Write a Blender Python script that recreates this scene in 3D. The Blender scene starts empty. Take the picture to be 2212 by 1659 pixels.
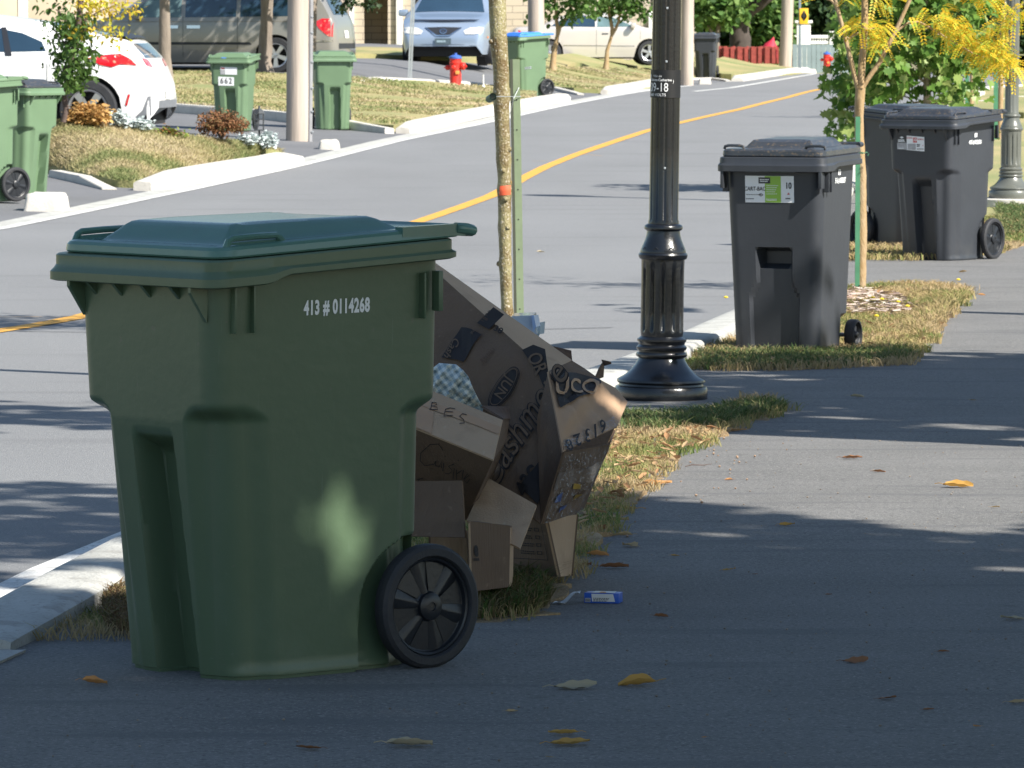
import bpy, bmesh, math, random
import numpy as np
from mathutils import Vector, Matrix
from mathutils.bvhtree import BVHTree
random.seed(7); RNG = np.random.default_rng(7)
SC = bpy.context.scene; COL = SC.collection

# ------------------------------------------------ camera (pixel numbers below are of a 2212 x 1659 view)
F = 12289.; CX, CY = 1106., 829.5; HC = 1.715; PIT = math.atan((CY-60)/F)
cd = bpy.data.cameras.new('camera'); cam = bpy.data.objects.new('camera', cd); COL.objects.link(cam)
cam.location = (0, 0, HC); cam.rotation_euler = (math.pi/2-PIT, 0, 0)
cd.sensor_width = 36; cd.lens = 36*F/2212; cd.clip_end = 3000; cd.clip_start = .2
cd.dof.use_dof = True; cd.dof.focus_distance = 17; cd.dof.aperture_fstop = 36
SC.camera = cam
# ------------------------------------------------ light
SUNH = Vector((.80, -.60)).normalized(); EL = math.radians(41)
SUN = Vector((SUNH.x*math.cos(EL), SUNH.y*math.cos(EL), math.sin(EL)))
w = bpy.data.worlds.new('World'); SC.world = w; w.use_nodes = True
nt = w.node_tree; sky = nt.nodes.new('ShaderNodeTexSky'); sky.sky_type = 'NISHITA'; sky.sun_disc = False
sky.sun_elevation = EL; sky.sun_rotation = math.atan2(SUNH.x, SUNH.y); sky.air_density = 1.3; sky.dust_density = .6; sky.ozone_density = 2.6
nt.links.new(sky.outputs[0], nt.nodes['Background'].inputs[0]); nt.nodes['Background'].inputs[1].default_value = .07
sl = bpy.data.lights.new('sun', 'SUN'); sl.energy = 4.9; sl.angle = math.radians(.53); sl.color = (1, .95, .86)
so = bpy.data.objects.new('sun', sl); COL.objects.link(so); so.rotation_euler = SUN.to_track_quat('Z', 'Y').to_euler()
SC.view_settings.view_transform = 'Standard'; SC.view_settings.look = 'None'; SC.view_settings.exposure = 1.08; SC.view_settings.gamma = 1

# ------------------------------------------------ terrain and projection
def ray(px, py):
    a = (px-CX)/F; b = (CY-py)/F
    return (a, math.cos(PIT)+b*math.sin(PIT), -math.sin(PIT)+b*math.cos(PIT))
def P(px, py, Y):
    d = ray(px, py); t = Y/d[1]; return Vector((d[0]*t, Y, HC+d[2]*t))
_y = [0,20,31,46,56,65,80,100,120,160,245,1000]; _g = [0,0,-.06,-.13,-.10,-.02,.14,.30,.36,.30,.05,.05]
def gY(Y): return sum(float(np.interp(Y+o, _y, _g)) for o in (-6,-3,0,3,6))/5
XLY = []; XLX = []
def ss(t): t = min(1, max(0, t)); return t*t*(3-2*t)
def H(X, Y):
    z = gY(Y)
    if XLY:
        d = float(np.interp(Y, XLY, XLX))-X
        if d > 0:
            z += .04*min(d,6)*ss((Y-45)/20)+ss((Y-92)/25)*ss((d-1)/4)*.5+ss((Y-125)/25)*ss((d-5)/5)*.25
    return z
def G(px, py):
    Y = 8
    while Y < 700:
        p = P(px, py, Y)
        if p.z <= H(p.x, Y):
            lo, hi = Y-.5, Y
            for _ in range(18):
                m = (lo+hi)/2; q = P(px, py, m)
                if q.z <= H(q.x, m): hi = m
                else: lo = m
            return P(px, py, hi)
        Y += .5
    return P(px, py, 300)
_p = [G(*p) for p in [(0,492),(300,430),(640,358),(850,305),(1060,262),(1400,195),(1570,176),(1760,156)]]
XLY = [0]+[p.y for p in _p]+[1000]; XLX = [_p[0].x-.14*_p[0].y]+[p.x for p in _p]+[60]
def XL(Y): return float(np.interp(Y, XLY, XLX))
_p = [G(*p) for p in [(0,1330),(260,1185),(1370,785),(1580,690),(1850,320)]]
XRY = [0]+[p.y for p in _p]+[100,112,124,136,600]; XRX = [_p[0].x-.14*_p[0].y]+[p.x for p in _p]+[7.6,10,15,26,400]
def XR(Y): return float(np.interp(Y, XRY, XRX))

# ------------------------------------------------ materials
def node(nt, t, **k):
    n = nt.nodes.new(t)
    for a, b in k.items():
        if a.startswith('i_'): n.inputs[a[2:].replace('_', ' ')].default_value = b
        else: setattr(n, a, b)
    return n
MC = {}
def M(name, col, rough=.6, var=.15, scale=6, bump=0, bs=60, metal=0, col2=None, coat=0, spec=.5, stretch=None, speck=None, detail=4, speckscale=400, contrast=.5, extra=()):
    if name in MC: return MC[name]
    m = bpy.data.materials.new(name); m.use_nodes = True; nt = m.node_tree; b = nt.nodes['Principled BSDF']
    tc = node(nt, 'ShaderNodeTexCoord'); mp = node(nt, 'ShaderNodeMapping'); nt.links.new(tc.outputs['Object'], mp.inputs[0])
    if stretch: mp.inputs['Scale'].default_value = stretch
    nz = node(nt, 'ShaderNodeTexNoise'); nz.inputs['Scale'].default_value = scale; nz.inputs['Detail'].default_value = detail
    nt.links.new(mp.outputs[0], nz.inputs['Vector'])
    rp = node(nt, 'ShaderNodeValToRGB'); e = rp.color_ramp.elements
    e[0].position = .5-contrast/2; e[1].position = .5+contrast/2
    c2 = col2 or tuple(min(1, c*(1+var)) for c in col); c1 = col if col2 else tuple(c*(1-var) for c in col)
    e[0].color = (*c1, 1); e[1].color = (*c2, 1)
    nt.links.new(nz.outputs[0], rp.inputs[0]); out = rp.outputs[0]
    if speck:
        n2 = node(nt, 'ShaderNodeTexNoise'); n2.inputs['Scale'].default_value = speckscale; n2.inputs['Detail'].default_value = 2
        nt.links.new(tc.outputs['Object'], n2.inputs['Vector'])
        r2 = node(nt, 'ShaderNodeValToRGB'); r2.color_ramp.elements[0].position = .56; r2.color_ramp.elements[1].position = .70
        r2.color_ramp.elements[0].color = (0,0,0,1)
        nt.links.new(n2.outputs[0], r2.inputs[0])
        mx = node(nt, 'ShaderNodeMix', data_type='RGBA'); nt.links.new(r2.outputs[0], mx.inputs[0]); nt.links.new(out, mx.inputs[6]); mx.inputs[7].default_value = (*speck, 1)
        out = mx.outputs[2]
    for sc3, st3, lo, hi, c3, amt in extra:      # further marks: scale, stretch, thresholds, colour, strength
        mp3 = node(nt, 'ShaderNodeMapping'); mp3.inputs['Scale'].default_value = st3; nt.links.new(tc.outputs['Object'], mp3.inputs[0])
        n4 = node(nt, 'ShaderNodeTexNoise'); n4.inputs['Scale'].default_value = sc3; n4.inputs['Detail'].default_value = 5; nt.links.new(mp3.outputs[0], n4.inputs['Vector'])
        r4 = node(nt, 'ShaderNodeMapRange'); r4.inputs[1].default_value = lo; r4.inputs[2].default_value = hi; r4.inputs[4].default_value = amt; nt.links.new(n4.outputs[0], r4.inputs[0])
        mx = node(nt, 'ShaderNodeMix', data_type='RGBA'); nt.links.new(r4.outputs[0], mx.inputs[0]); nt.links.new(out, mx.inputs[6]); mx.inputs[7].default_value = (*c3, 1); out = mx.outputs[2]
    nt.links.new(out, b.inputs['Base Color'])
    b.inputs['Roughness'].default_value = rough; b.inputs['Metallic'].default_value = metal; b.inputs['Coat Weight'].default_value = coat
    b.inputs['Specular IOR Level'].default_value = spec
    if bump:
        n3 = node(nt, 'ShaderNodeTexNoise'); n3.inputs['Scale'].default_value = bs; n3.inputs['Detail'].default_value = 3
        nt.links.new(mp.outputs[0], n3.inputs['Vector'])
        bp = node(nt, 'ShaderNodeBump'); bp.inputs['Strength'].default_value = bump; bp.inputs['Distance'].default_value = .01
        nt.links.new(n3.outputs[0], bp.inputs['Height']); nt.links.new(bp.outputs[0], b.inputs['Normal'])
    MC[name] = m; return m
def leafmat(name, cols, rough=.5, trans=.35, noise=0):
    """leaf, blade or needle: colour drawn per piece"""
    if name in MC: return MC[name]
    m = bpy.data.materials.new(name); m.use_nodes = True; nt = m.node_tree; b = nt.nodes['Principled BSDF']; out = nt.nodes['Material Output']
    ge = node(nt, 'ShaderNodeNewGeometry'); rp = node(nt, 'ShaderNodeValToRGB')
    el = rp.color_ramp.elements
    while len(el) < len(cols): el.new(.5)
    for i, c in enumerate(cols): el[i].position = i/max(1, len(cols)-1); el[i].color = (*c, 1)
    src = ge.outputs['Random Per Island']
    if noise:
        tc = node(nt, 'ShaderNodeTexCoord'); nz = node(nt, 'ShaderNodeTexNoise'); nz.inputs['Scale'].default_value = noise; nt.links.new(tc.outputs['Object'], nz.inputs['Vector'])
        a = node(nt, 'ShaderNodeMath', operation='MULTIPLY_ADD'); nt.links.new(nz.outputs[0], a.inputs[0]); a.inputs[1].default_value = 2.6; a.inputs[2].default_value = -1.05
        b2 = node(nt, 'ShaderNodeMath', operation='MULTIPLY_ADD'); nt.links.new(src, b2.inputs[0]); b2.inputs[1].default_value = .45; nt.links.new(a.outputs[0], b2.inputs[2]); src = b2.outputs[0]
    nt.links.new(src, rp.inputs[0]); nt.links.new(rp.outputs[0], b.inputs['Base Color']); b.inputs['Roughness'].default_value = rough
    b.inputs['Specular IOR Level'].default_value = .3
    tr = node(nt, 'ShaderNodeBsdfTranslucent'); nt.links.new(rp.outputs[0], tr.inputs[0])
    mx = node(nt, 'ShaderNodeMixShader'); mx.inputs[0].default_value = trans
    nt.links.new(b.outputs[0], mx.inputs[1]); nt.links.new(tr.outputs[0], mx.inputs[2]); nt.links.new(mx.outputs[0], out.inputs[0])
    MC[name] = m; return m
def brick(name, c1, c2, mortar, sx, sy, off=.5, msz=.02):
    if name in MC: return MC[name]
    m = bpy.data.materials.new(name); m.use_nodes = True; nt = m.node_tree; b = nt.nodes['Principled BSDF']
    tc = node(nt, 'ShaderNodeTexCoord'); sp = node(nt, 'ShaderNodeSeparateXYZ'); nt.links.new(tc.outputs['Object'], sp.inputs[0])
    ad = node(nt, 'ShaderNodeMath', operation='ADD'); nt.links.new(sp.outputs[0], ad.inputs[0]); nt.links.new(sp.outputs[1], ad.inputs[1])
    cb = node(nt, 'ShaderNodeCombineXYZ'); nt.links.new(ad.outputs[0], cb.inputs[0]); nt.links.new(sp.outputs[2], cb.inputs[1])
    br = node(nt, 'ShaderNodeTexBrick', offset=off); br.inputs['Scale'].default_value = 1; br.inputs['Brick Width'].default_value = sx; br.inputs['Row Height'].default_value = sy
    br.inputs['Mortar Size'].default_value = msz; br.inputs['Color1'].default_value = (*c1, 1); br.inputs['Color2'].default_value = (*c2, 1); br.inputs['Mortar'].default_value = (*mortar, 1)
    nt.links.new(cb.outputs[0], br.inputs[0]); nt.links.new(br.outputs[0], b.inputs['Base Color']); b.inputs['Roughness'].default_value = .85
    bp = node(nt, 'ShaderNodeBump'); bp.inputs['Strength'].default_value = .6; bp.inputs['Distance'].default_value = .02; bp.invert = True
    nt.links.new(br.outputs['Fac'], bp.inputs['Height']); nt.links.new(bp.outputs[0], b.inputs['Normal'])
    MC[name] = m; return m

# ------------------------------------------------ objects
def tag(o, label=None, cat=None, group=None, kind=None):
    if label: o['label'] = label
    if cat: o['category'] = cat
    if group: o['group'] = group
    if kind: o['kind'] = kind
    return o
def thing(name, label, cat, loc=(0,0,0), rz=0, group=None, sc=1, rot=None):
    o = bpy.data.objects.new(name, None); COL.objects.link(o); o.location = loc
    o.rotation_euler = rot if rot else (0, 0, rz); o.scale = (sc,)*3; o.empty_display_size = .1
    return tag(o, label, cat, group)
class MB:
    def __init__(s): s.v = []; s.f = []
    def add(s, v, f):
        n = len(s.v); s.v += [tuple(p) for p in v]; s.f += [tuple(i+n for i in q) for q in f]; return s
    def box(s, x0, y0, z0, x1, y1, z1, bev=0, rot=None, at=None):
        bm = bmesh.new(); bmesh.ops.create_cube(bm, size=1)
        for q in bm.verts: q.co = Vector(((x0+x1)/2+q.co.x*(x1-x0), (y0+y1)/2+q.co.y*(y1-y0), (z0+z1)/2+q.co.z*(z1-z0)))
        if bev: bmesh.ops.bevel(bm, geom=bm.edges[:], offset=bev, segments=2, profile=.6, affect='EDGES')
        if rot is not None:
            for q in bm.verts: q.co = rot @ q.co
        if at is not None:
            for q in bm.verts: q.co += Vector(at)
        bm.verts.index_update(); s.add([q.co for q in bm.verts], [[q.index for q in fc.verts] for fc in bm.faces]); bm.free(); return s
    def tube(s, pts, r, n=8, caps=True, wob=0):
        pts = [Vector(p) for p in pts]; rs = r if isinstance(r, (list, tuple)) else [r]*len(pts); vs = []; fs = []; u = None
        for i, p in enumerate(pts):
            t = (pts[min(i+1, len(pts)-1)]-pts[max(i-1, 0)])
            t = t.normalized() if t.length > 1e-9 else Vector((0,0,1))
            if u is None: u = t.orthogonal().normalized()
            u = (u-t*u.dot(t)); u = u.normalized() if u.length > 1e-6 else t.orthogonal().normalized()
            w = t.cross(u)
            for k in range(n):
                a = 2*math.pi*k/n; rr = rs[i]*(1+(random.uniform(-wob, wob) if wob else 0)); vs.append(p+(u*math.cos(a)+w*math.sin(a))*rr)
        for i in range(len(pts)-1):
            for k in range(n):
                a = i*n+k; b = i*n+(k+1) % n; fs.append((a, b, b+n, a+n))
        if caps: fs.append(tuple(range(n))[::-1]); fs.append(tuple(range((len(pts)-1)*n, len(pts)*n)))
        return s.add(vs, fs)
    def lathe(s, prof, n=24, M4=None, flute=0, fl_rng=None, nfl=12):
        vs = []; fs = []; m = len(prof)
        for (r, z) in prof:
            for k in range(n):
                a = 2*math.pi*k/n; rr = r
                if flute and any(lo <= z <= hi for lo, hi in fl_rng): rr = r*(1-flute*max(0, math.cos(a*nfl))**2)
                q = Vector((rr*math.cos(a), rr*math.sin(a), z)); vs.append(M4 @ q if M4 else q)
        for i in range(m-1):
            for k in range(n):
                a = i*n+k; b = i*n+(k+1) % n; fs.append((a, b, b+n, a+n))
        return s.add(vs, fs)
    def build(s, name, m, parent=None, smooth=True, ang=35):
        me = bpy.data.meshes.new(name); me.from_pydata(s.v, [], s.f); me.validate()
        for q in (m if isinstance(m, (list, tuple)) else [m]): me.materials.append(q)
        o = bpy.data.objects.new(name, me); COL.objects.link(o)
        if smooth: me.shade_smooth(); me.set_sharp_from_angle(angle=math.radians(ang))
        if parent: o.parent = parent
        return o
def copy_tree(o, parent=None):
    c = o.copy(); COL.objects.link(c); c.parent = parent
    for ch in list(o.children): copy_tree(ch, c)
    return c
def poly_mesh(poly, step, stepb=None):
    """2D polygon cut into a grid of small faces"""
    bm = bmesh.new(); bm.faces.new([bm.verts.new((a, b, 0)) for a, b in poly])
    for ax, st in ((0, step), (1, stepb or step)):
        lo = min(p[ax] for p in poly); hi = max(p[ax] for p in poly); n = int((hi-lo)/st)
        for i in range(1, n+1):
            c = [0,0,0]; c[ax] = lo+i*(hi-lo)/(n+1); no = [0,0,0]; no[ax] = 1
            bmesh.ops.bisect_plane(bm, geom=bm.verts[:]+bm.edges[:]+bm.faces[:], plane_co=c, plane_no=no, dist=1e-7)
    bmesh.ops.triangulate(bm, faces=[f for f in bm.faces if len(f.verts) > 4])
    bm.normal_update(); bm.verts.index_update()
    v = [(q.co.x, q.co.y) for q in bm.verts]; f = [[q.index for q in (fc.verts if fc.normal.z > 0 else reversed(fc.verts))] for fc in bm.faces]; bm.free(); return v, f
def bvh(o):
    me = o.data; return BVHTree.FromPolygons([v.co for v in me.vertices], [tuple(p.vertices) for p in me.polygons])
AX = {'s': (lambda a, b: Vector((a, 5, b)), Vector((0,-1,0))), 'o': (lambda a, b: Vector((a, -5, b)), Vector((0,1,0))),
      'f': (lambda a, b: Vector((9, a, b)), Vector((-1,0,0))), 'r': (lambda a, b: Vector((-9, a, b)), Vector((1,0,0))), 't': (lambda a, b: Vector((a, b, 9)), Vector((0,0,-1)))}
def panel(name, m, tree, ax, poly, off, parent, step=.1, vf=None):
    v, f = vf if vf else poly_mesh(poly, step)
    fn, d = AX[ax]; out = []; last = None
    for a, b in v:
        o = fn(a, b); h = tree.ray_cast(o, d)
        if h[0] is None: h = tree.find_nearest(o+d*(5 if ax in 'so' else 9))
        out.append(h[0]-d*off)
    mb = MB().add(out, f); return mb.build(name, m, parent)
TXC = {}
def text2d(s, size=1, bold=0, shear=0, space=1):
    cu = bpy.data.curves.new('t', 'FONT'); cu.body = s; cu.size = size; cu.offset = bold; cu.shear = shear; cu.space_character = space; cu.align_x = 'CENTER'; cu.align_y = 'CENTER'; cu.resolution_u = 4
    o = bpy.data.objects.new('t', cu); me = bpy.data.meshes.new_from_object(o)
    v = [(q.co.x, q.co.y) for q in me.vertices]; f = [list(p.vertices) for p in me.polygons]
    bpy.data.objects.remove(o); bpy.data.curves.remove(cu); bpy.data.meshes.remove(me); return v, f
def tx(vf, cx, cy, sx=1, sy=1, rot=0):
    c, s = math.cos(rot), math.sin(rot); return [(cx+(a*sx*c-b*sy*s), cy+(a*sx*s+b*sy*c)) for a, b in vf[0]], vf[1]
def merge(*vfs):
    V = []; Fc = []
    for v, f in vfs: n = len(V); V += v; Fc += [[i+n for i in q] for q in f]
    return V, Fc
def rect(x0, y0, x1, y1): return [(x0,y0),(x1,y0),(x1,y1),(x0,y1)], [[0,1,2,3]]
def quadmap(Q, vf, off, mb, thick=0):
    """(s,t) in 0..1 laid on the 3D quad Q (bottom-left, bottom-right, top-right, top-left)"""
    q = [Vector(p) for p in Q]; n = (q[1]-q[0]).cross(q[3]-q[0]).normalized()
    if n.y > 0: n = -n
    mb.add([(q[0]*(1-a)*(1-b)+q[1]*a*(1-b)+q[2]*a*b+q[3]*(1-a)*b)+n*off for a, b in vf[0]], vf[1])
def sheet(name, poly, m, off=0, ys=2., xs=2., kind='structure', bumpf=None, skirt=.16):
    v, f = poly_mesh(poly, xs, ys); vs = [(a, b, H(a, b)+off+(bumpf(a, b) if bumpf else 0)) for a, b in v]; n = len(vs); ed = set()
    for q in f:
        for a, b in zip(q, q[1:]+q[:1]): ed.add((a, b))
    fs = list(f)+[(b, a, a+n, b+n) for a, b in ed if (b, a) not in ed]; vs += [(x, y, z-skirt) for x, y, z in vs]
    return tag(MB().add(vs, fs).build(name, m, ang=50), kind=kind)
def gp(*pts): return [(p.x, p.y) for p in (G(*q) for q in pts)]
def densify(pts, st):
    out = []
    for a, b in zip(pts, pts[1:]):
        n = max(1, int(math.dist(a, b)/st)); out += [(a[0]+(b[0]-a[0])*i/n, a[1]+(b[1]-a[1])*i/n) for i in range(n)]
    return out+[pts[-1]]
def band(name, pts, wd, m, off, side=0, st=1.5, jit=0):
    pts = densify(pts, st); v = []; f = []
    for i, p in enumerate(pts):
        a = pts[max(0, i-1)]; b = pts[min(len(pts)-1, i+1)]; t = Vector((b[0]-a[0], b[1]-a[1])).normalized(); n = Vector((t.y, -t.x))
        for sgn in (-.5, .5):
            k = (sgn+side)*wd*(1+random.uniform(-jit, jit)); x, y = p[0]+n.x*k, p[1]+n.y*k; v.append((x, y, H(x, y)+off))
        if i: f.append((2*i-2, 2*i, 2*i+1, 2*i-1))
    return MB().add(v, f).build(name, m)
def kerb(name, pts, wd, h, m, h1=None, st=.8, label=None, cat='kerb', chip=.006):
    """concrete kerb: a swept rounded section standing in the ground; returns a thing"""
    pts = densify(pts, st); v = []; f = []; prof = [(0,-.15),(0,.75),(.12,.97),(.3,1.0),(.75,1.0),(.92,.97),(1,.75),(1,-.15)]; n = len(prof)
    for i, p in enumerate(pts):
        a = pts[max(0, i-1)]; b = pts[min(len(pts)-1, i+1)]; t = Vector((b[0]-a[0], b[1]-a[1])).normalized(); nn = Vector((t.y, -t.x)); hh = h if h1 is None else h+(h1-h)*i/(len(pts)-1)
        e = min(i, len(pts)-1-i); hh *= .55 if e == 0 else 1
        for u, z in prof:
            k = u*wd+random.uniform(-chip, chip); x, y = p[0]+nn.x*k, p[1]+nn.y*k; v.append((x, y, H(x, y)+z*hh+random.uniform(-chip, chip)*.6))
        if i:
            for k in range(n-1): f.append(((i-1)*n+k, i*n+k, i*n+k+1, (i-1)*n+k+1))
    f.append(tuple(range(n))); f.append(tuple(range((len(pts)-1)*n, len(pts)*n))[::-1])
    o = MB().add(v, f).build(name, m, ang=50)
    return tag(o, label, cat) if label else tag(o, kind='structure')

# ------------------------------------------------ palette
asph = M('road_asphalt', (.175,.178,.184), .85, .10, .5, .5, 260, speck=(.28,.28,.27), speckscale=110, stretch=(1,.35,1), extra=((45,(1,1,1),.60,.72,(.11,.11,.115),.5),(.8,(.3,2.2,1),.58,.70,(.125,.125,.13),.45)))
asph2 = M('path_asphalt', (.175,.172,.168), .88, .14, 1.4, .9, 240, speck=(.32,.31,.29), speckscale=110, extra=((60,(1,1,1),.56,.67,(.085,.085,.085),.8),(3.2,(.25,1.6,1),.56,.66,(.12,.12,.125),.55),(9,(1,1,1),.66,.74,(.10,.095,.09),.5)))
asph3 = M('driveway_asphalt', (.13,.132,.14), .88, .14, .7, .4, 200, speck=(.2,.2,.2), speckscale=90)
conc = M('concrete', (.40,.40,.375), .9, .16, 5, .6, 60, speck=(.3,.29,.27), speckscale=60, extra=((7,(1,1,1),.56,.66,(.24,.23,.21),.6),))
conc_w = M('pale_concrete', (.52,.495,.45), .9, .10, 4, .5, 40, extra=((2.5,(1,1,1),.56,.68,(.36,.33,.29),.6),(30,(1,1,1),.62,.7,(.3,.28,.25),.5)))
paint_w = M('white_road_paint', (.60,.60,.58), .8, .12, 14, .2, 100, contrast=.3, speck=(.25,.25,.25), speckscale=70, extra=((9,(1,1,1),.57,.66,(.25,.25,.25),.6),))
paint_y = M('yellow_road_paint', (.62,.315,.04), .8, .12, 10, .2, 100, speck=(.35,.24,.09), speckscale=90, extra=((9,(1,1,1),.57,.67,(.25,.2,.13),.6),))
soil = M('thatch', (.17,.105,.05), .95, 0, 5, .8, 70, col2=(.34,.24,.125), speck=(.42,.33,.2), speckscale=120)
lawnm = M('dry_lawn', (.17,.20,.07), .95, 0, .55, 1, 35, col2=(.36,.29,.14), detail=8, contrast=.35, speck=(.16,.2,.06), speckscale=30, stretch=(1,.6,1))
bark = M('grey_bark', (.20,.165,.135), .9, .35, 9, .8, 40, stretch=(1,1,.25))
bark_w = M('weathered_wood', (.38,.32,.27), .85, .30, 9, .7, 30, stretch=(1,1,.06))
steel = M('galvanized_steel', (.45,.48,.5), .45, .08, 10, metal=.6)
blackp = M('black_plastic', (.012,.014,.018), .38, .2, 8, .08, 90)
rubber = M('tyre_rubber', (.022,.023,.027), .7, .2, 14, .2, 120)
white = M('white_paint', (.78,.78,.76), .5, .04)
leaf_g = leafmat('green_leaves', [(.035,.075,.015),(.07,.14,.03),(.12,.2,.045)])

# ================================================ the ground and the street
def strip(name, fl, fr, Y0, Y1, m, off, st=1.5, nx=8):
    v = []; f = []; ys = [Y0]
    while ys[-1] < Y1: ys.append(min(Y1, ys[-1]+st))
    for i, Y in enumerate(ys):
        a, b = fl(Y), fr(Y)
        for k in range(nx+1): x = a+(b-a)*k/nx; v.append((x, Y, H(x, Y)+off))
        if i:
            for k in range(nx): q = (i-1)*(nx+1)+k; f.append((q, q+1, q+nx+2, q+nx+1))
    return tag(MB().add(v, f).build(name, m), kind='structure')
strip('ground', lambda Y: -70-Y*.2, lambda Y: 70+Y*.2, -25, 240, lawnm, -.14, 3, 40)
v = [(-400,240,H(-118,240)-.035),(500,240,H(118,240)-.035),(900,1500,0),(-900,1500,0)]
tag(MB().add(v, [(0,1,2,3)]).build('ground', lawnm), kind='structure')
strip('road', XL, lambda Y: min(XR(Y), 60), -25, 186, asph, 0, 1.2, 10)
strip('driveway', lambda Y: XL(Y)-11, lambda Y: XL(Y)+.005, 51, 153, asph3, -.008, 1.5, 10)
strip('path', lambda Y: XR(Y)-.005, lambda Y: 30, -25, 62, asph2, .004, 1.2, 16)
# painted lines
ctr = gp((0,715),(90,701),(175,685),(560,580),(940,467),(1060,424),(1130,386),(1180,360),(1240,336),(1310,312),(1400,282),(1500,258),(1600,236),(1700,211),(1790,189),(1830,186))
c0 = (ctr[0][0]-(ctr[1][0]-ctr[0][0])*9, ctr[0][1]-(ctr[1][1]-ctr[0][1])*9)
tag(band('centre_line', [c0]+ctr+[(ctr[-1][0]+6, ctr[-1][1]+5)], .155, paint_y, .005, jit=.07), kind='structure')
tag(band('edge_line', [(XL(Y)+.06, Y) for Y in range(20, 140, 4)], .13, paint_w, .005, jit=.05), kind='structure')
tag(band('edge_line', gp((1500,198),(1580,190),(1640,180),(1700,170),(1760,160)), .16, paint_w, .006), kind='structure')
tag(band('edge_line', [(XR(Y)-.09, Y) for Y in range(2, 24, 2)], .15, paint_w, .005, jit=.06), kind='structure')
tag(band('survey_mark', gp((0,686),(90,685.5)), .02, paint_y, .005), kind='structure')
tag(band('survey_mark', gp((1150,349),(1185,348)), .02, paint_y, .005), kind='structure')
tag(band('survey_mark', gp((1262,334),(1300,337)), .02, paint_y, .005), kind='structure')
tag(band('asphalt_seam', [(x, 33.6+.35*math.sin(x*1.3)+x*.12) for x in np.arange(-3, 1.0, .4)], .03, M('tar', (.06,.06,.062), .7), .004), kind='structure')
# kerbs
kerb('kerb', [(XR(Y)+.0, Y) for Y in (-10,0,8,14,15.6)], .30, .02, conc)
kerb('kerb', [(XR(Y)+.0, Y) for Y in (15.6,16.6,17.6,19,24,30)]+gp((1395,772),(1480,735),(1580,690),(1680,625)), .26, .07, conc, chip=.003)
kerb('kerb', [(XL(Y)-.25, Y) for Y in (-10,5,20,35,50.5)], .25, .08, conc_w)
kerb('kerb', [(XR(Y), Y) for Y in (42,50,60,76,88,100,111)], .26, .07, conc_w)
def lawn(name, pts, off=.10, **k): return sheet(name, gp(*pts), lawnm, off, .7, .5, bumpf=lambda a, b: .025*math.sin(a*2.1+b*.7)+.02*math.sin(b*1.3), **k)
# the lawn at the left rises to a crest in front of the white car
def L1(u, v):
    fr = gp((-60,352),(60,364),(133,378),(250,403),(288,405),(400,388),(500,371),(612,350)); bk = [(-60,254,66),(40,256,66),(130,262,66),(230,271,66.3),(330,283,66.8),(420,294,67.4),(520,306,68.4),(604,326,69.6)]
    i = min(6, int(u*7)); t = u*7-i; a = Vector((*fr[i], H(*fr[i])+.07)).lerp(Vector((*fr[i+1], H(*fr[i+1])+.07)), t); b = P(*bk[i]).lerp(P(*bk[i+1]), t); p = a.lerp(b, v); p.z += .015*math.sin(math.pi*v); return p
_c = {}
def L1c(u, v):
    i, j = min(27, int(u*28)), min(11, int(v*12))
    for a in (i, i+1):
        for b in (j, j+1):
            if (a, b) not in _c: _c[(a, b)] = L1(a/28, b/12)
    s, t = u*28-i, v*12-j; return _c[(i,j)]*(1-s)*(1-t)+_c[(i+1,j)]*s*(1-t)+_c[(i+1,j+1)]*s*t+_c[(i,j+1)]*(1-s)*t
vs = [L1c(i/28, j/12) for j in range(13) for i in range(29)]; fs = [(j*29+i, j*29+i+1, j*29+i+30, j*29+i+29) for j in range(12) for i in range(28)]; n = len(vs); vs += [p-Vector((0,0,.7)) for p in vs]
bd = [i for i in range(29)]+[j*29+28 for j in range(1, 13)]+[12*29+i for i in range(27, -1, -1)]+[j*29 for j in range(11, 0, -1)]
fs += [(a, a+n, b+n, b) for a, b in zip(bd, bd[1:]+bd[:1])]; tag(MB().add(vs, fs).build('lawn', lawnm, ang=60), kind='structure')
lawn('lawn', [(365,232),(600,250),(760,272),(850,284),(1000,254),(1158,224),(1158,202),(1060,196),(900,189),(760,182),(640,172),(480,165),(365,160),(300,160),(300,222)])
lawn('lawn', [(1166,184),(1240,199),(1292,201),(1430,177),(1480,168),(1470,160),(1400,155),(1300,155),(1166,146)], .08)
lawn('lawn', [(640,128),(760,124),(900,128),(1060,138),(1150,144),(1280,146),(1430,152),(1430,141),(1330,131),(1240,125),(1160,120),(900,112),(640,112)], .08)
lawn('lawn', [(1558,170),(1580,171),(1680,158),(1715,153),(1700,147),(1640,141),(1560,131),(1500,128),(1500,150)], .10)
lawn('lawn', [(2010,225),(2090,240),(2212,246),(2300,246),(2300,190),(2150,194),(2105,203)], .05)
kerb('kerb', gp((288,410),(350,400),(450,382),(550,366),(622,352)), .2, .17, conc_w)
kerb('kerb', gp((135,381),(200,395),(252,409)), .16, .13, conc_w, h1=.03)
kerb('kerb', gp((855,287),(950,267),(1050,246),(1160,225),(1210,217)), .2, .15, conc_w)
kerb('kerb', gp((300,236),(365,241),(600,259),(760,279),(852,288)), .16, .14, conc_w)
kerb('kerb', gp((1298,203),(1360,192),(1430,179),(1475,172)), .22, .15, conc_w)
kerb('kerb', gp((1160,190),(1210,197),(1262,205)), .14, .10, conc_w, h1=.04)
kerb('kerb', gp((1580,176),(1620,170),(1680,160),(1715,155.5),(1735,155)), .3, .16, conc_w)
kerb('kerb', gp((1480,172),(1540,171),(1580,176)), .14, .05, conc_w)
kerb('kerb', gp((760,176),(900,181),(1060,190)), .14, .10, conc_w)
kerb('kerb', gp((1160,155),(1300,160),(1440,166)), .14, .06, conc_w)
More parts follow.
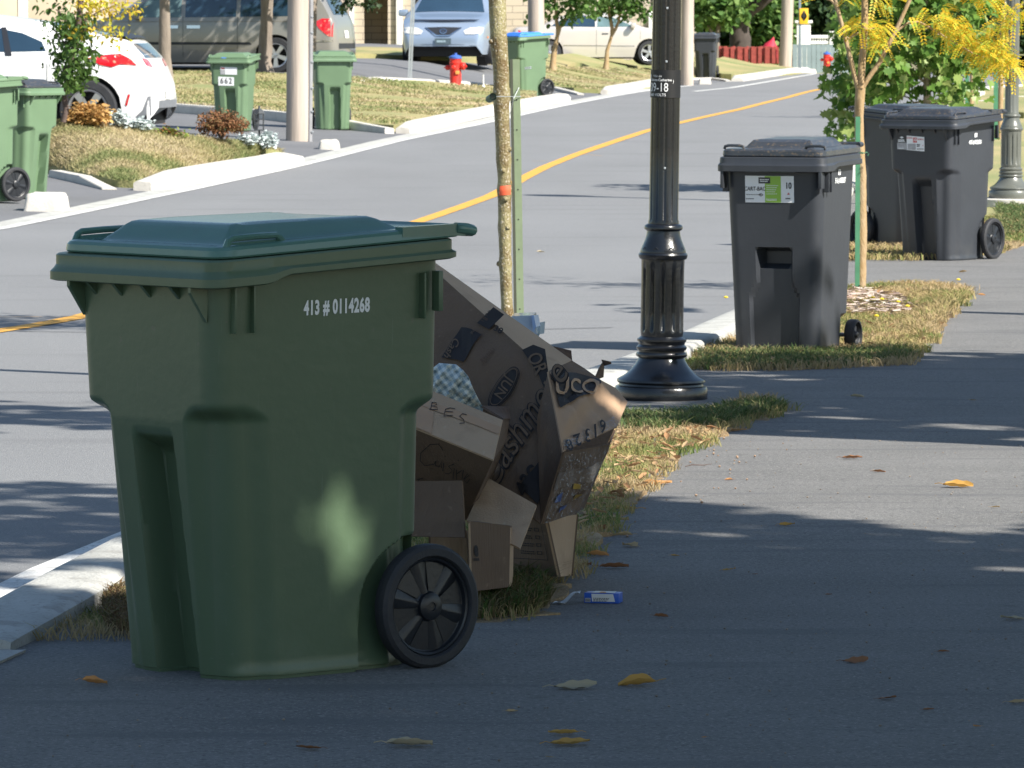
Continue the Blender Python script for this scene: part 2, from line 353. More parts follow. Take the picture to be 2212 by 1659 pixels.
kerb('kerb', gp((2020,232),(2085,214),(2112,196),(2150,191),(2300,188)), .3, .08, conc_w)
kerb('kerb', gp((1850,159),(1990,160),(2140,161),(2300,162)), .3, .14, conc_w)
tag(band('gutter', [(XL(Y)-.12, Y) for Y in range(40, 128, 3)], .26, conc, .003), kind='structure')
def blades(P3, h, m, wd, lean=1.):
    n = len(P3); rng = RNG; q = np.array([tuple(p) for p in P3]); ang = rng.uniform(0, 6.28, n); hh = h*rng.uniform(.35, 1.15, n); l = hh*rng.uniform(.1, lean*2, n); a2 = rng.uniform(0, 6.28, n); wv = wd*rng.uniform(.6, 1.5, n); V = np.zeros((n, 4, 3)); d = np.stack([np.cos(ang)*wv, np.sin(ang)*wv, 0*wv], 1); e = np.stack([np.cos(a2)*l, np.sin(a2)*l, hh], 1)
    V[:,0] = q-d; V[:,1] = q+d; V[:,2] = q+e*.6+d*.5; V[:,3] = q+e; b = np.arange(n)*4
    return tag(MB().add(V.reshape(-1,3).tolist(), [(i, i+1, i+2, i+3) for i in b]).build('grass', m, smooth=False), kind='stuff')
def kerb_block(px, py, w_, h, label):
    p = G(px, py); k = F/p.y; mb = MB(); s = w_/k
    bm = bmesh.new(); bmesh.ops.create_cube(bm, size=1)
    for q in bm.verts:
        t = .78 if q.co.z > 0 else 1; q.co = Vector((q.co.x*s*t, q.co.y*.55*t, q.co.z*(h/k+.1)-.05+h/k/2))
    bmesh.ops.bevel(bm, geom=bm.edges[:], offset=.045, segments=3, profile=.5, affect='EDGES')
    bmesh.ops.subdivide_edges(bm, edges=bm.edges[:], cuts=1)
    for q in bm.verts: q.co += Vector([random.uniform(-.006, .006) for _ in range(3)])
    bm.verts.index_update(); mb.add([q.co for q in bm.verts], [[q.index for q in f.verts] for f in bm.faces])
    o = mb.build('kerb_block', conc_w, ang=60); o.location = (p.x, p.y+.2, H(p.x, p.y)); o.rotation_euler.z = random.uniform(-.3, .1)
    return tag(o, label, 'kerb block', 'loose concrete kerb blocks by the far kerb')
kerb_block(97, 455, 100, 38, 'largest pale concrete block, in front of the two green bins at the left edge')
kerb_block(710, 322, 44, 20, 'rounded pale concrete block at the foot of the nearest wooden utility pole')
kerb_block(1213, 218, 30, 14, 'small pale concrete block right of the blue lidded green bin')
kerb_block(1523, 182, 30, 13, 'small pale concrete block below the distant black bin')
kerb_block(1752, 155, 26, 6, 'farthest flat concrete block between grey gate and distant hydrant')
kerb_block(1380, 198, 2, 2, 'pale concrete block') if False else None

# ---- verges: thatch sheets with blades standing in them
def inpoly(poly, n, rng):
    P0 = np.array(poly); lo = P0.min(0); hi = P0.max(0); out = np.zeros((0,2))
    while len(out) < n:
        q = rng.uniform(lo, hi, (n*2, 2)); c = np.zeros(len(q), bool); j = len(P0)-1
        for i in range(len(P0)):
            a, b = P0[i], P0[j]; m = ((a[1] > q[:,1]) != (b[1] > q[:,1])) & (q[:,0] < (b[0]-a[0])*(q[:,1]-a[1])/(b[1]-a[1]+1e-12)+a[0]); c ^= m; j = i
        out = np.vstack([out, q[c]])
    return out[:n]
grass_mix = leafmat('grass_blades', [(.46,.36,.21),(.42,.31,.17),(.36,.29,.13),(.22,.24,.08),(.10,.16,.04)], .8, .3, noise=1.1)
grass_green = leafmat('green_grass', [(.05,.09,.028),(.08,.13,.04),(.12,.16,.055),(.25,.22,.11)], .7, .3)
grass_dry = leafmat('dry_grass', [(.2,.12,.05),(.45,.32,.16),(.36,.24,.11),(.2,.2,.06)], .8, .3)
def grass(name, poly, n, h, m, off=0, lean=.6, wd=.0035, clump=0, label=None, cat=None):
    rng = RNG; q = inpoly(poly, n, rng)
    if clump: q = q + 0
    ang = rng.uniform(0, 2*math.pi, n); hh = h*rng.uniform(.35, 1.15, n); l = hh*rng.uniform(.1, lean*2, n); a2 = rng.uniform(0, 2*math.pi, n)
    z = np.array([H(x, y) for x, y in q])+off; wv = wd*rng.uniform(.6, 1.5, n)
    V = np.zeros((n, 5, 3)); dx, dy = np.cos(ang)*wv, np.sin(ang)*wv; lx, ly = np.cos(a2)*l, np.sin(a2)*l
    V[:,0] = np.stack([q[:,0]-dx, q[:,1]-dy, z-.01], 1); V[:,1] = np.stack([q[:,0]+dx, q[:,1]+dy, z-.01], 1)
    V[:,2] = np.stack([q[:,0]+dx*.8+lx*.35, q[:,1]+dy*.8+ly*.35, z+hh*.6], 1); V[:,3] = np.stack([q[:,0]-dx*.8+lx*.35, q[:,1]-dy*.8+ly*.35, z+hh*.6], 1)
    V[:,4] = np.stack([q[:,0]+lx, q[:,1]+ly, z+hh*(1-.3*rng.random(n))], 1)
    b = np.arange(n)*5; f = [(i, i+1, i+2, i+3) for i in b]+[(i+3, i+2, i+4) for i in b]
    return tag(MB().add(V.reshape(-1, 3).tolist(), f).build(name, m, smooth=False), label, cat, kind='stuff')
def rag(poly, st, j):
    out = densify(poly+[poly[0]], st)[:-1]; return [(a+random.uniform(-j, j), b+random.uniform(-j, j)) for a, b in out]
kl = lambda Y: (XR(Y)+.27, Y)
V1 = [kl(15.9), kl(18), kl(21), kl(24)]+gp((1330,905),(1440,912),(1530,902),(1600,872),(1640,864),(1705,888),(1640,915),(1560,945),(1470,985),(1420,1040),(1350,1100),(1300,1170),(1225,1260),(1195,1330),(1040,1352),(800,1340),(500,1368),(215,1392))
V2 = [kl(28.4), kl(31), kl(35)]+gp((1660,640),(1840,626),(1960,616),(2085,622),(2100,635),(2050,690),(1990,760),(1960,790),(1850,796),(1700,802),(1560,806),(1490,803))
V3 = [(XR(44), 44.)]+gp((1860,564),(1950,566),(2120,560),(2190,540),(2260,520),(2260,470),(2000,480),(1850,520))
def mound(poly): 
    return lambda a, b: .012*math.sin(a*5+b*3)+.01*math.sin(b*7)
for n_, V, s in (('verge', V1, .12), ('verge', V2, .12), ('verge', V3, .15)):
    sheet(n_, rag(V, s*.7, .03), soil, .006, .3, .3, bumpf=mound(V))
V3b = gp((2120,470),(2260,470),(2260,255),(2150,262),(2090,300),(2060,380))
sheet('verge', V3b, lawnm, .02, 1.5, 1)
grass('grass', rag(V1, .13, .08), 36000, .042, grass_mix, .015, 1.1, .0019)
grass('grass', rag(V2, .13, .09), 32000, .045, grass_mix, .015, 1.1, .003)
grass('grass', rag(V3, .15, .11), 14000, .06, grass_mix, .02, 1.0, .006)
# greener and longer tufts where the photograph has them
GA = gp((1340,908),(1440,912),(1530,902),(1640,882),(1700,890),(1650,905),(1540,932),(1420,942),(1340,938))
grass('grass', GA, 5200, .06, grass_green, .02, .8, .003)
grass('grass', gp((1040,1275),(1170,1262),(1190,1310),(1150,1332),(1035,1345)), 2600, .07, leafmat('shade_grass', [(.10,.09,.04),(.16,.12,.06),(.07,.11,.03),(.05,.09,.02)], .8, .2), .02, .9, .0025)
grass('grass', gp((225,1300),(262,1290),(285,1350),(280,1385),(230,1370)), 1500, .035, leafmat('withered_grass', [(.10,.06,.03),(.2,.13,.07),(.12,.12,.04)], .8, .2), .03, 1.1, .0025)
grass('grass', gp((1500,770),(1960,765),(1975,785),(1850,795),(1700,800),(1520,803)), 3600, .055, grass_green, .02, 1, .003)
grass('grass', gp((1960,715),(2090,635),(2050,690),(1990,750)), 1500, .08, grass_mix, .02, .9, .0035)
grass('grass', gp((2165,520),(2260,510),(2260,440),(2150,440)), 5200, .08, grass_green, .02, .9, .006)
lawn_mix = leafmat('lawn_blades', [(.50,.42,.28),(.46,.38,.23),(.39,.34,.18),(.28,.29,.13),(.17,.21,.08)], .8, .3, noise=.8)
blades([L1c(random.random(), random.random()) for _ in range(30000)], .045, lawn_mix, .007)
grass('grass', gp((365,238),(600,252),(850,282),(1158,222),(1158,202),(900,190),(640,174),(365,165)), 30000, .045, lawn_mix, .10, 1.0, .011)
grass('grass', gp((1170,184),(1292,201),(1470,170),(1400,157),(1166,150)), 12000, .045, lawn_mix, .08, 1.0, .013)
# pebbles, berries, chips
def bits(name, pts, m, r, label=None, fl=.7, jit=.5):
    mb = MB(); ico = [(0,0,1),(.9,0,.3),(.28,.85,.3),(-.73,.53,.3),(-.73,-.53,.3),(.28,-.85,.3),(0,0,-.6)]; fc = [(0,1,2),(0,2,3),(0,3,4),(0,4,5),(0,5,1),(6,2,1),(6,3,2),(6,4,3),(6,5,4),(6,1,5)]
    for x, y in pts:
        z = H(x, y)+.006; s = r*random.uniform(1-jit, 1+jit); a = random.uniform(0, 6.3); c, sn = math.cos(a)*s, math.sin(a)*s
        mb.add([(x+u*c-v_*sn, y+u*sn+v_*c, z+w_*s*fl+s*.3) for u, v_, w_ in ico], fc)
    return tag(mb.build(name, m), label, kind='stuff')
allp = gp((1300,1180),(1420,1060),(1560,950),(1700,900),(2260,950),(2400,1700),(-100,1700),(100,1500),(900,1430))
bits('pebbles', inpoly(allp, 420, RNG).tolist(), M('pebble', (.26,.21,.16), .8, .5, 40), .0035, jit=.7)
bits('pebbles', inpoly(gp((1420,1000),(1560,945),(1720,960),(1600,1080),(1400,1120),(1290,1240),(1260,1220)), 34, RNG).tolist(), M('berry', (.30,.20,.13), .7, .3, 40), .006, fl=1, jit=.3)
mb = MB()
for x, y in inpoly(gp((1815,655),(1850,632),(1950,650),(1975,680),(1920,690),(1820,690)), 420, RNG):
    a = random.uniform(0, 6.3); l = random.uniform(.02, .05); t = .006; c, s = math.cos(a), math.sin(a); z = H(x, y)+.035+random.uniform(0, .02)
    mb.add([(x-c*l+s*t, y-s*l-c*t, z), (x+c*l+s*t, y+s*l-c*t, z+random.uniform(-.01, .015)), (x+c*l-s*t, y+s*l+c*t, z+.004), (x-c*l-s*t, y-s*l+c*t, z+.004)], [(0,1,2,3)])
tag(mb.build('wood_chips', leafmat('mulch', [(.5,.42,.36),(.3,.2,.16),(.62,.56,.5)], .9, .05), smooth=False), kind='stuff')

# ================================================ wheeled bins
def sm(a, b, t): return ss((t-a)/(b-a))
def ring(a, yf, yr, r, nside=26, nc=7):
    """rounded rectangle, counter-clockwise from the +x side; returns points with outward normals"""
    pts = []
    cs = [((a-r, yr-r), 0, 90), ((-a+r, yr-r), 90, 180), ((-a+r, yf+r), 180, 270), ((a-r, yf+r), 270, 360)]
    seg = [((a, yf+r), (a, yr-r), (1,0)), ((a-r, yr), (-a+r, yr), (0,1)), ((-a, yr-r), (-a, yf+r), (-1,0)), ((-a+r, yf), (a-r, yf), (0,-1))]
    for i in range(4):
        p, q, n = seg[i]
        for k in range(nside): t = k/nside; pts.append((p[0]+(q[0]-p[0])*t, p[1]+(q[1]-p[1])*t, *n))
        (cx, cy), a0, a1 = cs[i]
        for k in range(nc): t = math.radians(a0+(a1-a0)*k/nc); pts.append((cx+r*math.cos(t), cy+r*math.sin(t), math.cos(t), math.sin(t)))
    return pts
def loft(mb, levels, cap0=True, cap1=True):
    n = len(levels[0]); v = [p for l in levels for p in l]; f = []
    for i in range(len(levels)-1):
        for k in range(n): a = i*n+k; b = i*n+(k+1) % n; f.append((a, b, b+n, a+n))
    if cap0: f.append(tuple(range(n))[::-1])
    if cap1: f.append(tuple(range((len(levels)-1)*n, len(levels)*n)))
    mb.add(v, f)
def dims_big(z):
    u = (.2935-.012*(1.05-z)/.35, -.36+.012*(1.05-z)/.35, .38)
    t = z/.72; l = (.23+.03*t, -.256-.048*t, .350-.005*t)
    k = sm(.70, .745, z); return u, l, k
def body_pt(x, y, nx, ny, z, rr):
    pass
def bin_big(name, label, loc, rz, body_m, lid_m, group, sc=1., wheel_m=None, decals=None, lean=0, stretch=None):
    t = thing(name, label, 'bin', loc, rz, group, sc)
    if stretch: t.scale = stretch
    if lean: t.rotation_euler = (lean, 0, rz)
    mb = MB(); L = []; hi = stretch is not None
    zs = [0,.012,.014,.028,.034,.06]+([.06+.0078*i for i in range(1, 77)] if hi else [.06+.0235*i for i in range(1, 26)])+[.66,.675,.685,.692,.70,.707,.714,.722,.73,.738,.746,.755,.77,.80,.84,.88,.92,.96,1.0,1.03,1.06,1.09]
    zs = sorted(set(zs))
    for z in zs:
        u, l, k = dims_big(z); w0 = .2815-.034*(.7-z) if z < .7 else u[0]; f0 = -.348+.115*(.7-z) if z < .7 else u[1]
        out = []; R0 = ring(1, -1, 1, .22)
        a, yf, yr = [l[i]+(u[i]-l[i])*k for i in range(3)]
        pts = ring(a, yf, yr, .06, 84 if hi else 26)
        for (x, y, nx, ny) in pts:
            dx = 0; dy = 0
            # flush middle of the flanks (the shoulder only shows at the corners)
            if abs(nx) > .9:
                m = sm(.0, .07, y-(yf+.06))*sm(.0, .05, (yr-.06)-y); tgt = max(a, min(w0, .2935)); dx += (tgt-a)*m
            if ny < -.9: m = sm(-.0, .05, (a-.06)-abs(x)); dy += min(0, f0-yf)*m
            # tall grip channel in the front
            if ny < -.5 and z < .72:
                m = sm(-.118, -.106, x-.0)*(1-sm(.046+.03*(1-z/.7), .058+.03*(1-z/.7), x))*(1-sm(.585, .70, z)) if False else 0
                m = sm(-.070, -.048, x)*(1-sm(.088+.012*(1-z/.7), .102+.012*(1-z/.7), x))*(1-sm(.60, .672, z)); dy += .08*m
            # pocket for the wheel
            d = math.hypot(y-.322, z-.168); m = 1-sm(.185, .20, d)
            if z < .17: m = max(m, sm(.322-.20, .322-.19, y))
            if abs(nx) > .3 and y > .1: dx -= (a-.20)*m
            if z < .013: dx -= .004; dy += .004*(1 if ny < 0 else -1)
            if .013 < z < .03: dx += .003*abs(nx)
            out.append((x+dx*(1 if x > 0 else -1), y+dy, z+.055*(y+.4)*sm(.8, 1.05, z)))
        L.append(out)
    loft(mb, L)
    # gussets and ribs under the rim
    for x in (-.20, -.09, .03, .15): mb.add([(x-.006,-.35,1.075),(x-.006,-.40,1.075),(x-.006,-.352,1.02),(x+.006,-.35,1.075),(x+.006,-.40,1.075),(x+.006,-.352,1.02)], [(0,1,2),(5,4,3),(0,3,4,1),(1,4,5,2)])
    for sx in (1, -1):
        for y, d, zb in ((-.30,.016,.94),(-.24,.014,.94),(.30,.020,.96)):
            x0 = .2935; mb.box(min(sx*(x0-.02), sx*(x0+d)), y-.0035, zb, max(sx*(x0-.02), sx*(x0+d)), y+.0035, 1.085, .003)
        mb.add([(sx*.25,-.35,1.07),(sx*.25,-.405,1.07),(sx*.25,-.405,1.05),(sx*.25,-.355,.97),(sx*.262,-.35,1.07),(sx*.262,-.405,1.07),(sx*.262,-.405,1.05),(sx*.262,-.355,.97)], [(0,1,2,3),(7,6,5,4),(1,5,6,2),(2,6,7,3)])
        mb.box(min(sx*.33, sx*.30), .33, .98, max(sx*.33, sx*.30), .345, 1.09, .003)
    b = mb.build('body', body_m, t, ang=28)
    # rim
    mb = MB(); L = []
    def lev(a, yf, yr, z0, skirt=0, r=.055):
        out = []
        for (x, y, nx, ny) in ring(a, yf, yr, r):
            z = z0+.055*(y+.4); fr = 1-sm(-.24, -.17, y); out.append((x, y, z-skirt*fr))
        return out
    for a, yf, yr, z0, sk in ((.28,-.33,.36,1.088,.02),(.358,-.40,.377,1.082,.02),(.367,-.409,.386,1.086,.02),(.367,-.409,.386,1.100,.012),(.36,-.402,.382,1.104,.006),(.356,-.398,.38,1.107,0),(.356,-.398,.38,1.132,0),(.352,-.394,.376,1.136,0),(.33,-.37,.36,1.137,0)): L.append(lev(a, yf, yr, z0, sk))
    loft(mb, L); mb.build('rim', body_m, t, ang=25)
    # lid
    mb = MB(); L = []
    for a, yf, yr, z0 in ((.33,-.36,.40,1.139),(.342,-.372,.41,1.139),(.345,-.375,.412,1.144),(.343,-.373,.412,1.160),(.338,-.368,.408,1.168),(.328,-.358,.40,1.1725)): L.append(lev(a, yf, yr, z0))
    n = len(L[0])
    base = ring(.328, -.358, .40, .055)
    def dome(x, y):
        d = min(.275-abs(x)+.0, y+.305, .27-y); return .052*sm(0, .075, d)
    def top(x, y):
        zz = 1.1725+.055*(y+.4); dm = dome(x, y)
        dip = -.006*sm(.0, .02, .30-abs(x)); 
        return zz+dip+dm*(1-.25*sm(-.2,.3,y))
    for s in (.97,.94,.91,.88,.85,.82,.79,.76,.73,.70,.66,.6,.5,.4,.3,.2,.1): L.append([(x*s, .02+(y-.02)*s, top(x*s, .02+(y-.02)*s)) for (x, y, _, _) in base])
    loft(mb, L)
    lid = mb.build('lid', lid_m, t, ang=22)
    for sx in (1, -1):
        mb = MB(); y0, y1 = -.33, -.17; x = sx*.318; z0 = 1.172; h = .022
        pts = [(x, y0-.01, z0-.005), (x, y0, z0+h*.75), (x, y0+.012, z0+h), (x, (y0+y1)/2, z0+h+.004), (x, y1-.012, z0+h+.006), (x, y1, z0+h*.85), (x, y1+.014, z0+.004)]
        vs = []
        mb.tube(pts, .009, 8); mb.tube([(x-sx*.012, y0, z0+.002), (x-sx*.012, y1, z0+.01)], .010, 8)
        mb.build('grip', lid_m, lid)
    mb = MB(); mb.tube([(-.335,.38,1.205),(-.34,.41,1.203),(-.335,.432,1.198),(-.315,.438,1.197),(.315,.438,1.197),(.335,.432,1.198),(.34,.41,1.203),(.335,.38,1.205)], .0165, 10)
    for sx in (1, -1): mb.add([(sx*.345,.20,1.185),(sx*.345,.405,1.185),(sx*.345,.405,1.218),(sx*.345,.20,1.212),(sx*.315,.20,1.185),(sx*.315,.405,1.185),(sx*.315,.405,1.218),(sx*.315,.20,1.212)], [(0,1,2,3),(4,7,6,5),(3,2,6,7),(0,4,5,1),(1,5,6,2),(0,3,7,4)])
    mb.build('handle_bar', lid_m, lid)
    wheels(t, .29, .322, .168, .05, wheel_m or blackp, inv=stretch)
    if decals: decals(t, bvh(b), lid)
    return t
def wheels(t, x, y, r, wd, m, spokes=6, inv=None):
    if inv: x *= inv[0]; y *= inv[1]
    for sx in (1, -1):
        mb = MB(); R = Matrix.Translation((sx*x, y, r)) @ Matrix.Rotation(sx*math.pi/2, 4, 'Y')
        h = wd/2
        mb.lathe([(r*.80,-h*.8),(r*.80,-h),(r*.93,-h),(r*.985,-h*.7),(r,-h*.3),(r,h*.3),(r*.985,h*.7),(r*.93,h),(r*.82,h),(r*.80,h*.85),(r*.79,h*.4),(r*.78,-h*.8)], 40, R)
        ty = mb.build('wheel', rubber, t)
        if inv: ty.scale = (1/inv[0], 1/inv[1], 1/inv[2])
        mb = MB(); mb.lathe([(r*.80,h*.5),(r*.77,h*.62),(r*.74,h*.5),(r*.72,h*.05),(r*.66,-h*.15),(r*.30,-h*.1),(r*.22,h*.35),(r*.2,h*.5)], 40, R)
        mb.lathe([(r*.24,-h*.1),(r*.22,h*.75),(r*.16,h*.98),(r*.07,h*1.0),(r*.06,h*.86),(.001,h*.86)], 24, R)
        for k in range(spokes):
            a = 2*math.pi*k/spokes+.28; Rk = R @ Matrix.Rotation(a, 4, 'Z')
            q = [(.18,-.085,.0),(.76,-.17,.0),(.76,.17,.0),(.18,.085,.0),(.18,-.02,.45),(.74,-.012,.16),(.74,.012,.16),(.18,.02,.45)]
            mb.add([Rk @ Vector((p[0]*r, p[1]*r, p[2]*h)) for p in q], [(4,5,6,7),(0,1,5,4),(2,3,7,6),(1,2,6,5)])
            a2 = a+math.pi/spokes; Rk = R @ Matrix.Rotation(a2, 4, 'Z')
            q = [(.24,-.05,h*.2/h),(.70,-.20,.0),(.74,0,.0),(.70,.20,.0),(.24,.05,.2)]
            mb.add([Rk @ Vector((p[0]*r, p[1]*r, p[2]*h+.0)) for p in q], [(0,1,2,3,4)])
        mb.build('hub', m, ty)
    mb = MB(); mb.tube([(-x, y, r), (x, y, r)], .011, 10); ax = mb.build('axle', steel, t); ax.scale = (1/inv[0], 1/inv[1], 1/inv[2]) if inv else (1,1,1)
def bin_small(name, label, loc, rz, body_m, lid_m, group, sc=1., decals=None):
    t = thing(name, label, 'bin', loc, rz, group, sc); mb = MB(); L = []
    zs = sorted(set([0,.012,.03]+[.03+.025*i for i in range(0, 40)]+[.52,.535,.545,.56,.57,.58,.59,1.03]))
    for z in zs:
        tt = z/1.0; a = .232+.036*tt; yf = -.255-.045*tt; yr = .27+.03*tt; out = []
        for (x, y, nx, ny) in ring(a, yf, yr, .06):
            dx = dy = 0
            if ny < -.5:
                hw = .125-.035*sm(.30, .40, z); m = sm(-hw-.012, -hw, x)*(1-sm(hw, hw+.012, x))*(1-sm(.545, .57, z)); dy += .028*m
                m2 = sm(-.085, -.075, x)*(1-sm(.075, .085, x))*(1-sm(.56, .57, z))*sm(.47, .48, z); dy += .075*m2
            if z < .2 and y > .12 and abs(nx) > .3: dx -= .03*sm(.12, .15, y)*(1-sm(.18, .2, z))
            out.append((x+dx*(1 if x > 0 else -1), y+dy, z))
        L.append(out)
    loft(mb, L)
    for sx in (1, -1):
        for y in (-.25, -.2): mb.box(min(sx*.26, sx*.295), y-.006, .86, max(sx*.26, sx*.295), y+.006, .99, .003)
        mb.box(min(sx*.28, sx*.262), -.34, .88, max(sx*.28, sx*.262), -.28, .985, .004)
    b = mb.build('body', body_m, t, ang=28)
    def lev(a, yf, yr, z0, sk=0):
        out = []
        for (x, y, nx, ny) in ring(a, yf, yr, .05): out.append((x, y, z0+.02*(y+.3)-sk*(1-sm(-.20, -.12, y))))
        return out
    mb = MB(); loft(mb, [lev(*q) for q in ((.25,-.29,.3,.99,.015),(.297,-.335,.33,.985,.02),(.305,-.345,.335,.99,.02),(.305,-.345,.335,1.012,.012),(.298,-.338,.33,1.016,.004),(.296,-.335,.328,1.04,0),(.29,-.33,.32,1.044,0))]); mb.build('rim', body_m, t, ang=25)
    mb = MB(); L = [lev(*q) for q in ((.27,-.30,.35,1.046),(.284,-.318,.365,1.046),(.286,-.32,.366,1.052),(.284,-.318,.365,1.075),(.276,-.31,.357,1.084),(.268,-.30,.35,1.086))]; base = ring(.268, -.30, .35, .05)
    def top(x, y):
        d = min(.20-abs(x), y+.20, .30-y); return 1.086+.02*(y+.3)+.045*sm(0, .05, d)
    for s in (.97,.94,.91,.88,.85,.82,.79,.76,.73,.70,.66,.6,.5,.4,.3,.2,.1): L.append([(x*s, .03+(y-.03)*s, top(x*s, .03+(y-.03)*s)) for (x, y, _, _) in base])
    loft(mb, L); lid = mb.build('lid', lid_m, t, ang=22)
    for sx in (1, -1):
        mb = MB(); x = sx*.225; mb.tube([(x-.055,-.27,1.085),(x-.05,-.272,1.098),(x-.03,-.274,1.103),(x+.03,-.274,1.103),(x+.05,-.272,1.098),(x+.055,-.27,1.085)], .008, 8); mb.build('grip', lid_m, lid)
    mb = MB(); mb.tube([(-.27,.33,1.10),(-.275,.37,1.10),(-.26,.39,1.10),(.26,.39,1.10),(.275,.37,1.10),(.27,.33,1.10)], .014, 8); mb.build('handle_bar', lid_m, lid)
    wheels(t, .265, .27, .085, .055, blackp)
    if decals: decals(t, bvh(b), lid)
    return t
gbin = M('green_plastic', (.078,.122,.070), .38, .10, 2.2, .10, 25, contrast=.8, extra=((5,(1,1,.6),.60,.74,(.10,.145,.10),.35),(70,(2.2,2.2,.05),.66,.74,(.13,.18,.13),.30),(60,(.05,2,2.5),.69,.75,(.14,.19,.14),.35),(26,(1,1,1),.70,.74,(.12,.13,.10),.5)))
gbin_top = M('sky_sheen_green_lid', (.085,.18,.145), .2, .12, 3, .06, 30, extra=((8,(1,1,1),.58,.72,(.09,.15,.12),.35),(60,(.08,2,2),.68,.74,(.15,.2,.17),.4)))  # the lid's bluish sky reflection is put into its base colour
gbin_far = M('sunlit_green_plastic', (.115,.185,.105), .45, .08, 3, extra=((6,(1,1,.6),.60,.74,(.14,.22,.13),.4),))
kbin = M('charcoal_plastic', (.033,.037,.045), .42, .12, 3, .08, 30, extra=((6,(1,1,.6),.60,.74,(.06,.063,.066),.4),(60,(2.2,2.2,.06),.68,.74,(.08,.08,.08),.35)))
kbin_top = M('charcoal_lid_plastic', (.036,.041,.050), .32, .22, 9, .1, 40, speck=(.12,.095,.07), speckscale=70)
ink_w = M('white_ink', (.8,.82,.82), .6, .03); ink_k = M('black_ink', (.02,.02,.02), .7, .1); sticker = M('white_sticker', (.78,.79,.8), .35, .04)
st_green = M('lime_sticker', (.28,.5,.06), .4, .05); st_red = M('red_ink', (.5,.05,.05), .5); st_dark = M('black_sticker', (.03,.03,.035), .4); st_grey = M('grey_print', (.35,.35,.36), .5, .3, 60)
def lines(x0, x1, y0, y1, n, h, frac=.9):
    out = []; 
    for i in range(n):
        y = y0+(y1-y0)*(i+.5)/n; x = x0; 
        while x < x1*1.0-.001*(x1 > 0):
            w_ = random.uniform(.06, .16)*(x1-x0); e = min(x1, x+w_)
            out.append(rect(x, y-h/2, e, y+h/2)); x = e+.03*(x1-x0)
            if x > x0+(x1-x0)*random.uniform(frac-.2, 1.1): break
    return merge(*out)
def dec_number(txt, a, b, size, sp=1.05):
    return lambda t, tr, lid: panel('serial_number', ink_w, tr, 'F', None, .0015, t, vf=None)
AX['F'] = (lambda a, b: Vector((a, -5, b)), Vector((0,1,0)))           # front face of a bin
AX['S'] = (lambda a, b: Vector((5, a, b)), Vector((-1,0,0)))           # its +x flank
def dec_near(t, tr, lid):
    o = panel('serial_number', ink_w, tr, 'S', None, .0015, t, vf=tx(text2d('413 # 0114268', .052, .0022, 0, 1.1), .03, 1.0, .60, 1.0, .012))
def dec_b2(t, tr, lid):
    s = panel('sticker', sticker, tr, 'F', [(-.155,.805),(.115,.805),(.115,.945),(-.155,.945)], .002, t, .05)
    def P_(n, m, vf, off=.003): return panel(n, m, tr, 'F', None, off, s, vf=vf)
    P_('green_field', st_green, poly_mesh([(-.045,.806),(.043,.806),(.043,.944),(-.045,.944)], .03))
    P_('black_field', st_dark, poly_mesh([(-.08,.905),(-.015,.905),(-.015,.937),(-.08,.937)], .03), .004)
    P_('print', ink_k, merge(tx(text2d('CART-BAC', .03, .0004, .1), -.101, .876, .82, 1), tx(text2d('10', .045, .001), .085, .893, .8, 1), lines(-.15, -.06, .842, .85, 1, .003), lines(-.15,-.10,.82,.828,1,.004), tx(([(-1,0),(0,-.6),(1,0),(0,.6),(-.6,0),(0,-.35),(.6,0),(0,.35)], [[0,1,5,4],[1,2,6,5],[2,3,7,6],[3,0,4,7]]), -.068, .845, .014, .014), lines(.068,.10,.822,.832,1,.006)), .004)
    P_('white_print', ink_w, merge(lines(-.072,-.02,.912,.93,2,.005), lines(-.036,.03,.845,.90,5,.003,.8), lines(-.036,.03,.815,.826,2,.003), tx(text2d('f', .012), -.038, .826)), .0055)
    P_('red_print', st_red, tx(([(-1,-.3),(1,-.3),(.5,.4),(0,1),(-.5,.4)], [[0,1,2,3,4]]), .085, .85, .008, .008), .004)
    q = panel('sticker', sticker, tr, 'S', [(-.012,.945),(.03,.945),(.03,.975),(-.012,.975)], .002, t, .05)
    panel('print', ink_k, tr, 'S', None, .003, q, vf=tx(text2d('23', .022, .0006), .009, .96, 1, 1))
    panel('serial_number', ink_w, tr, 'S', None, .002, t, vf=tx(text2d('516 # 002857', .036, .001), .03, .915, .9, 1.1))
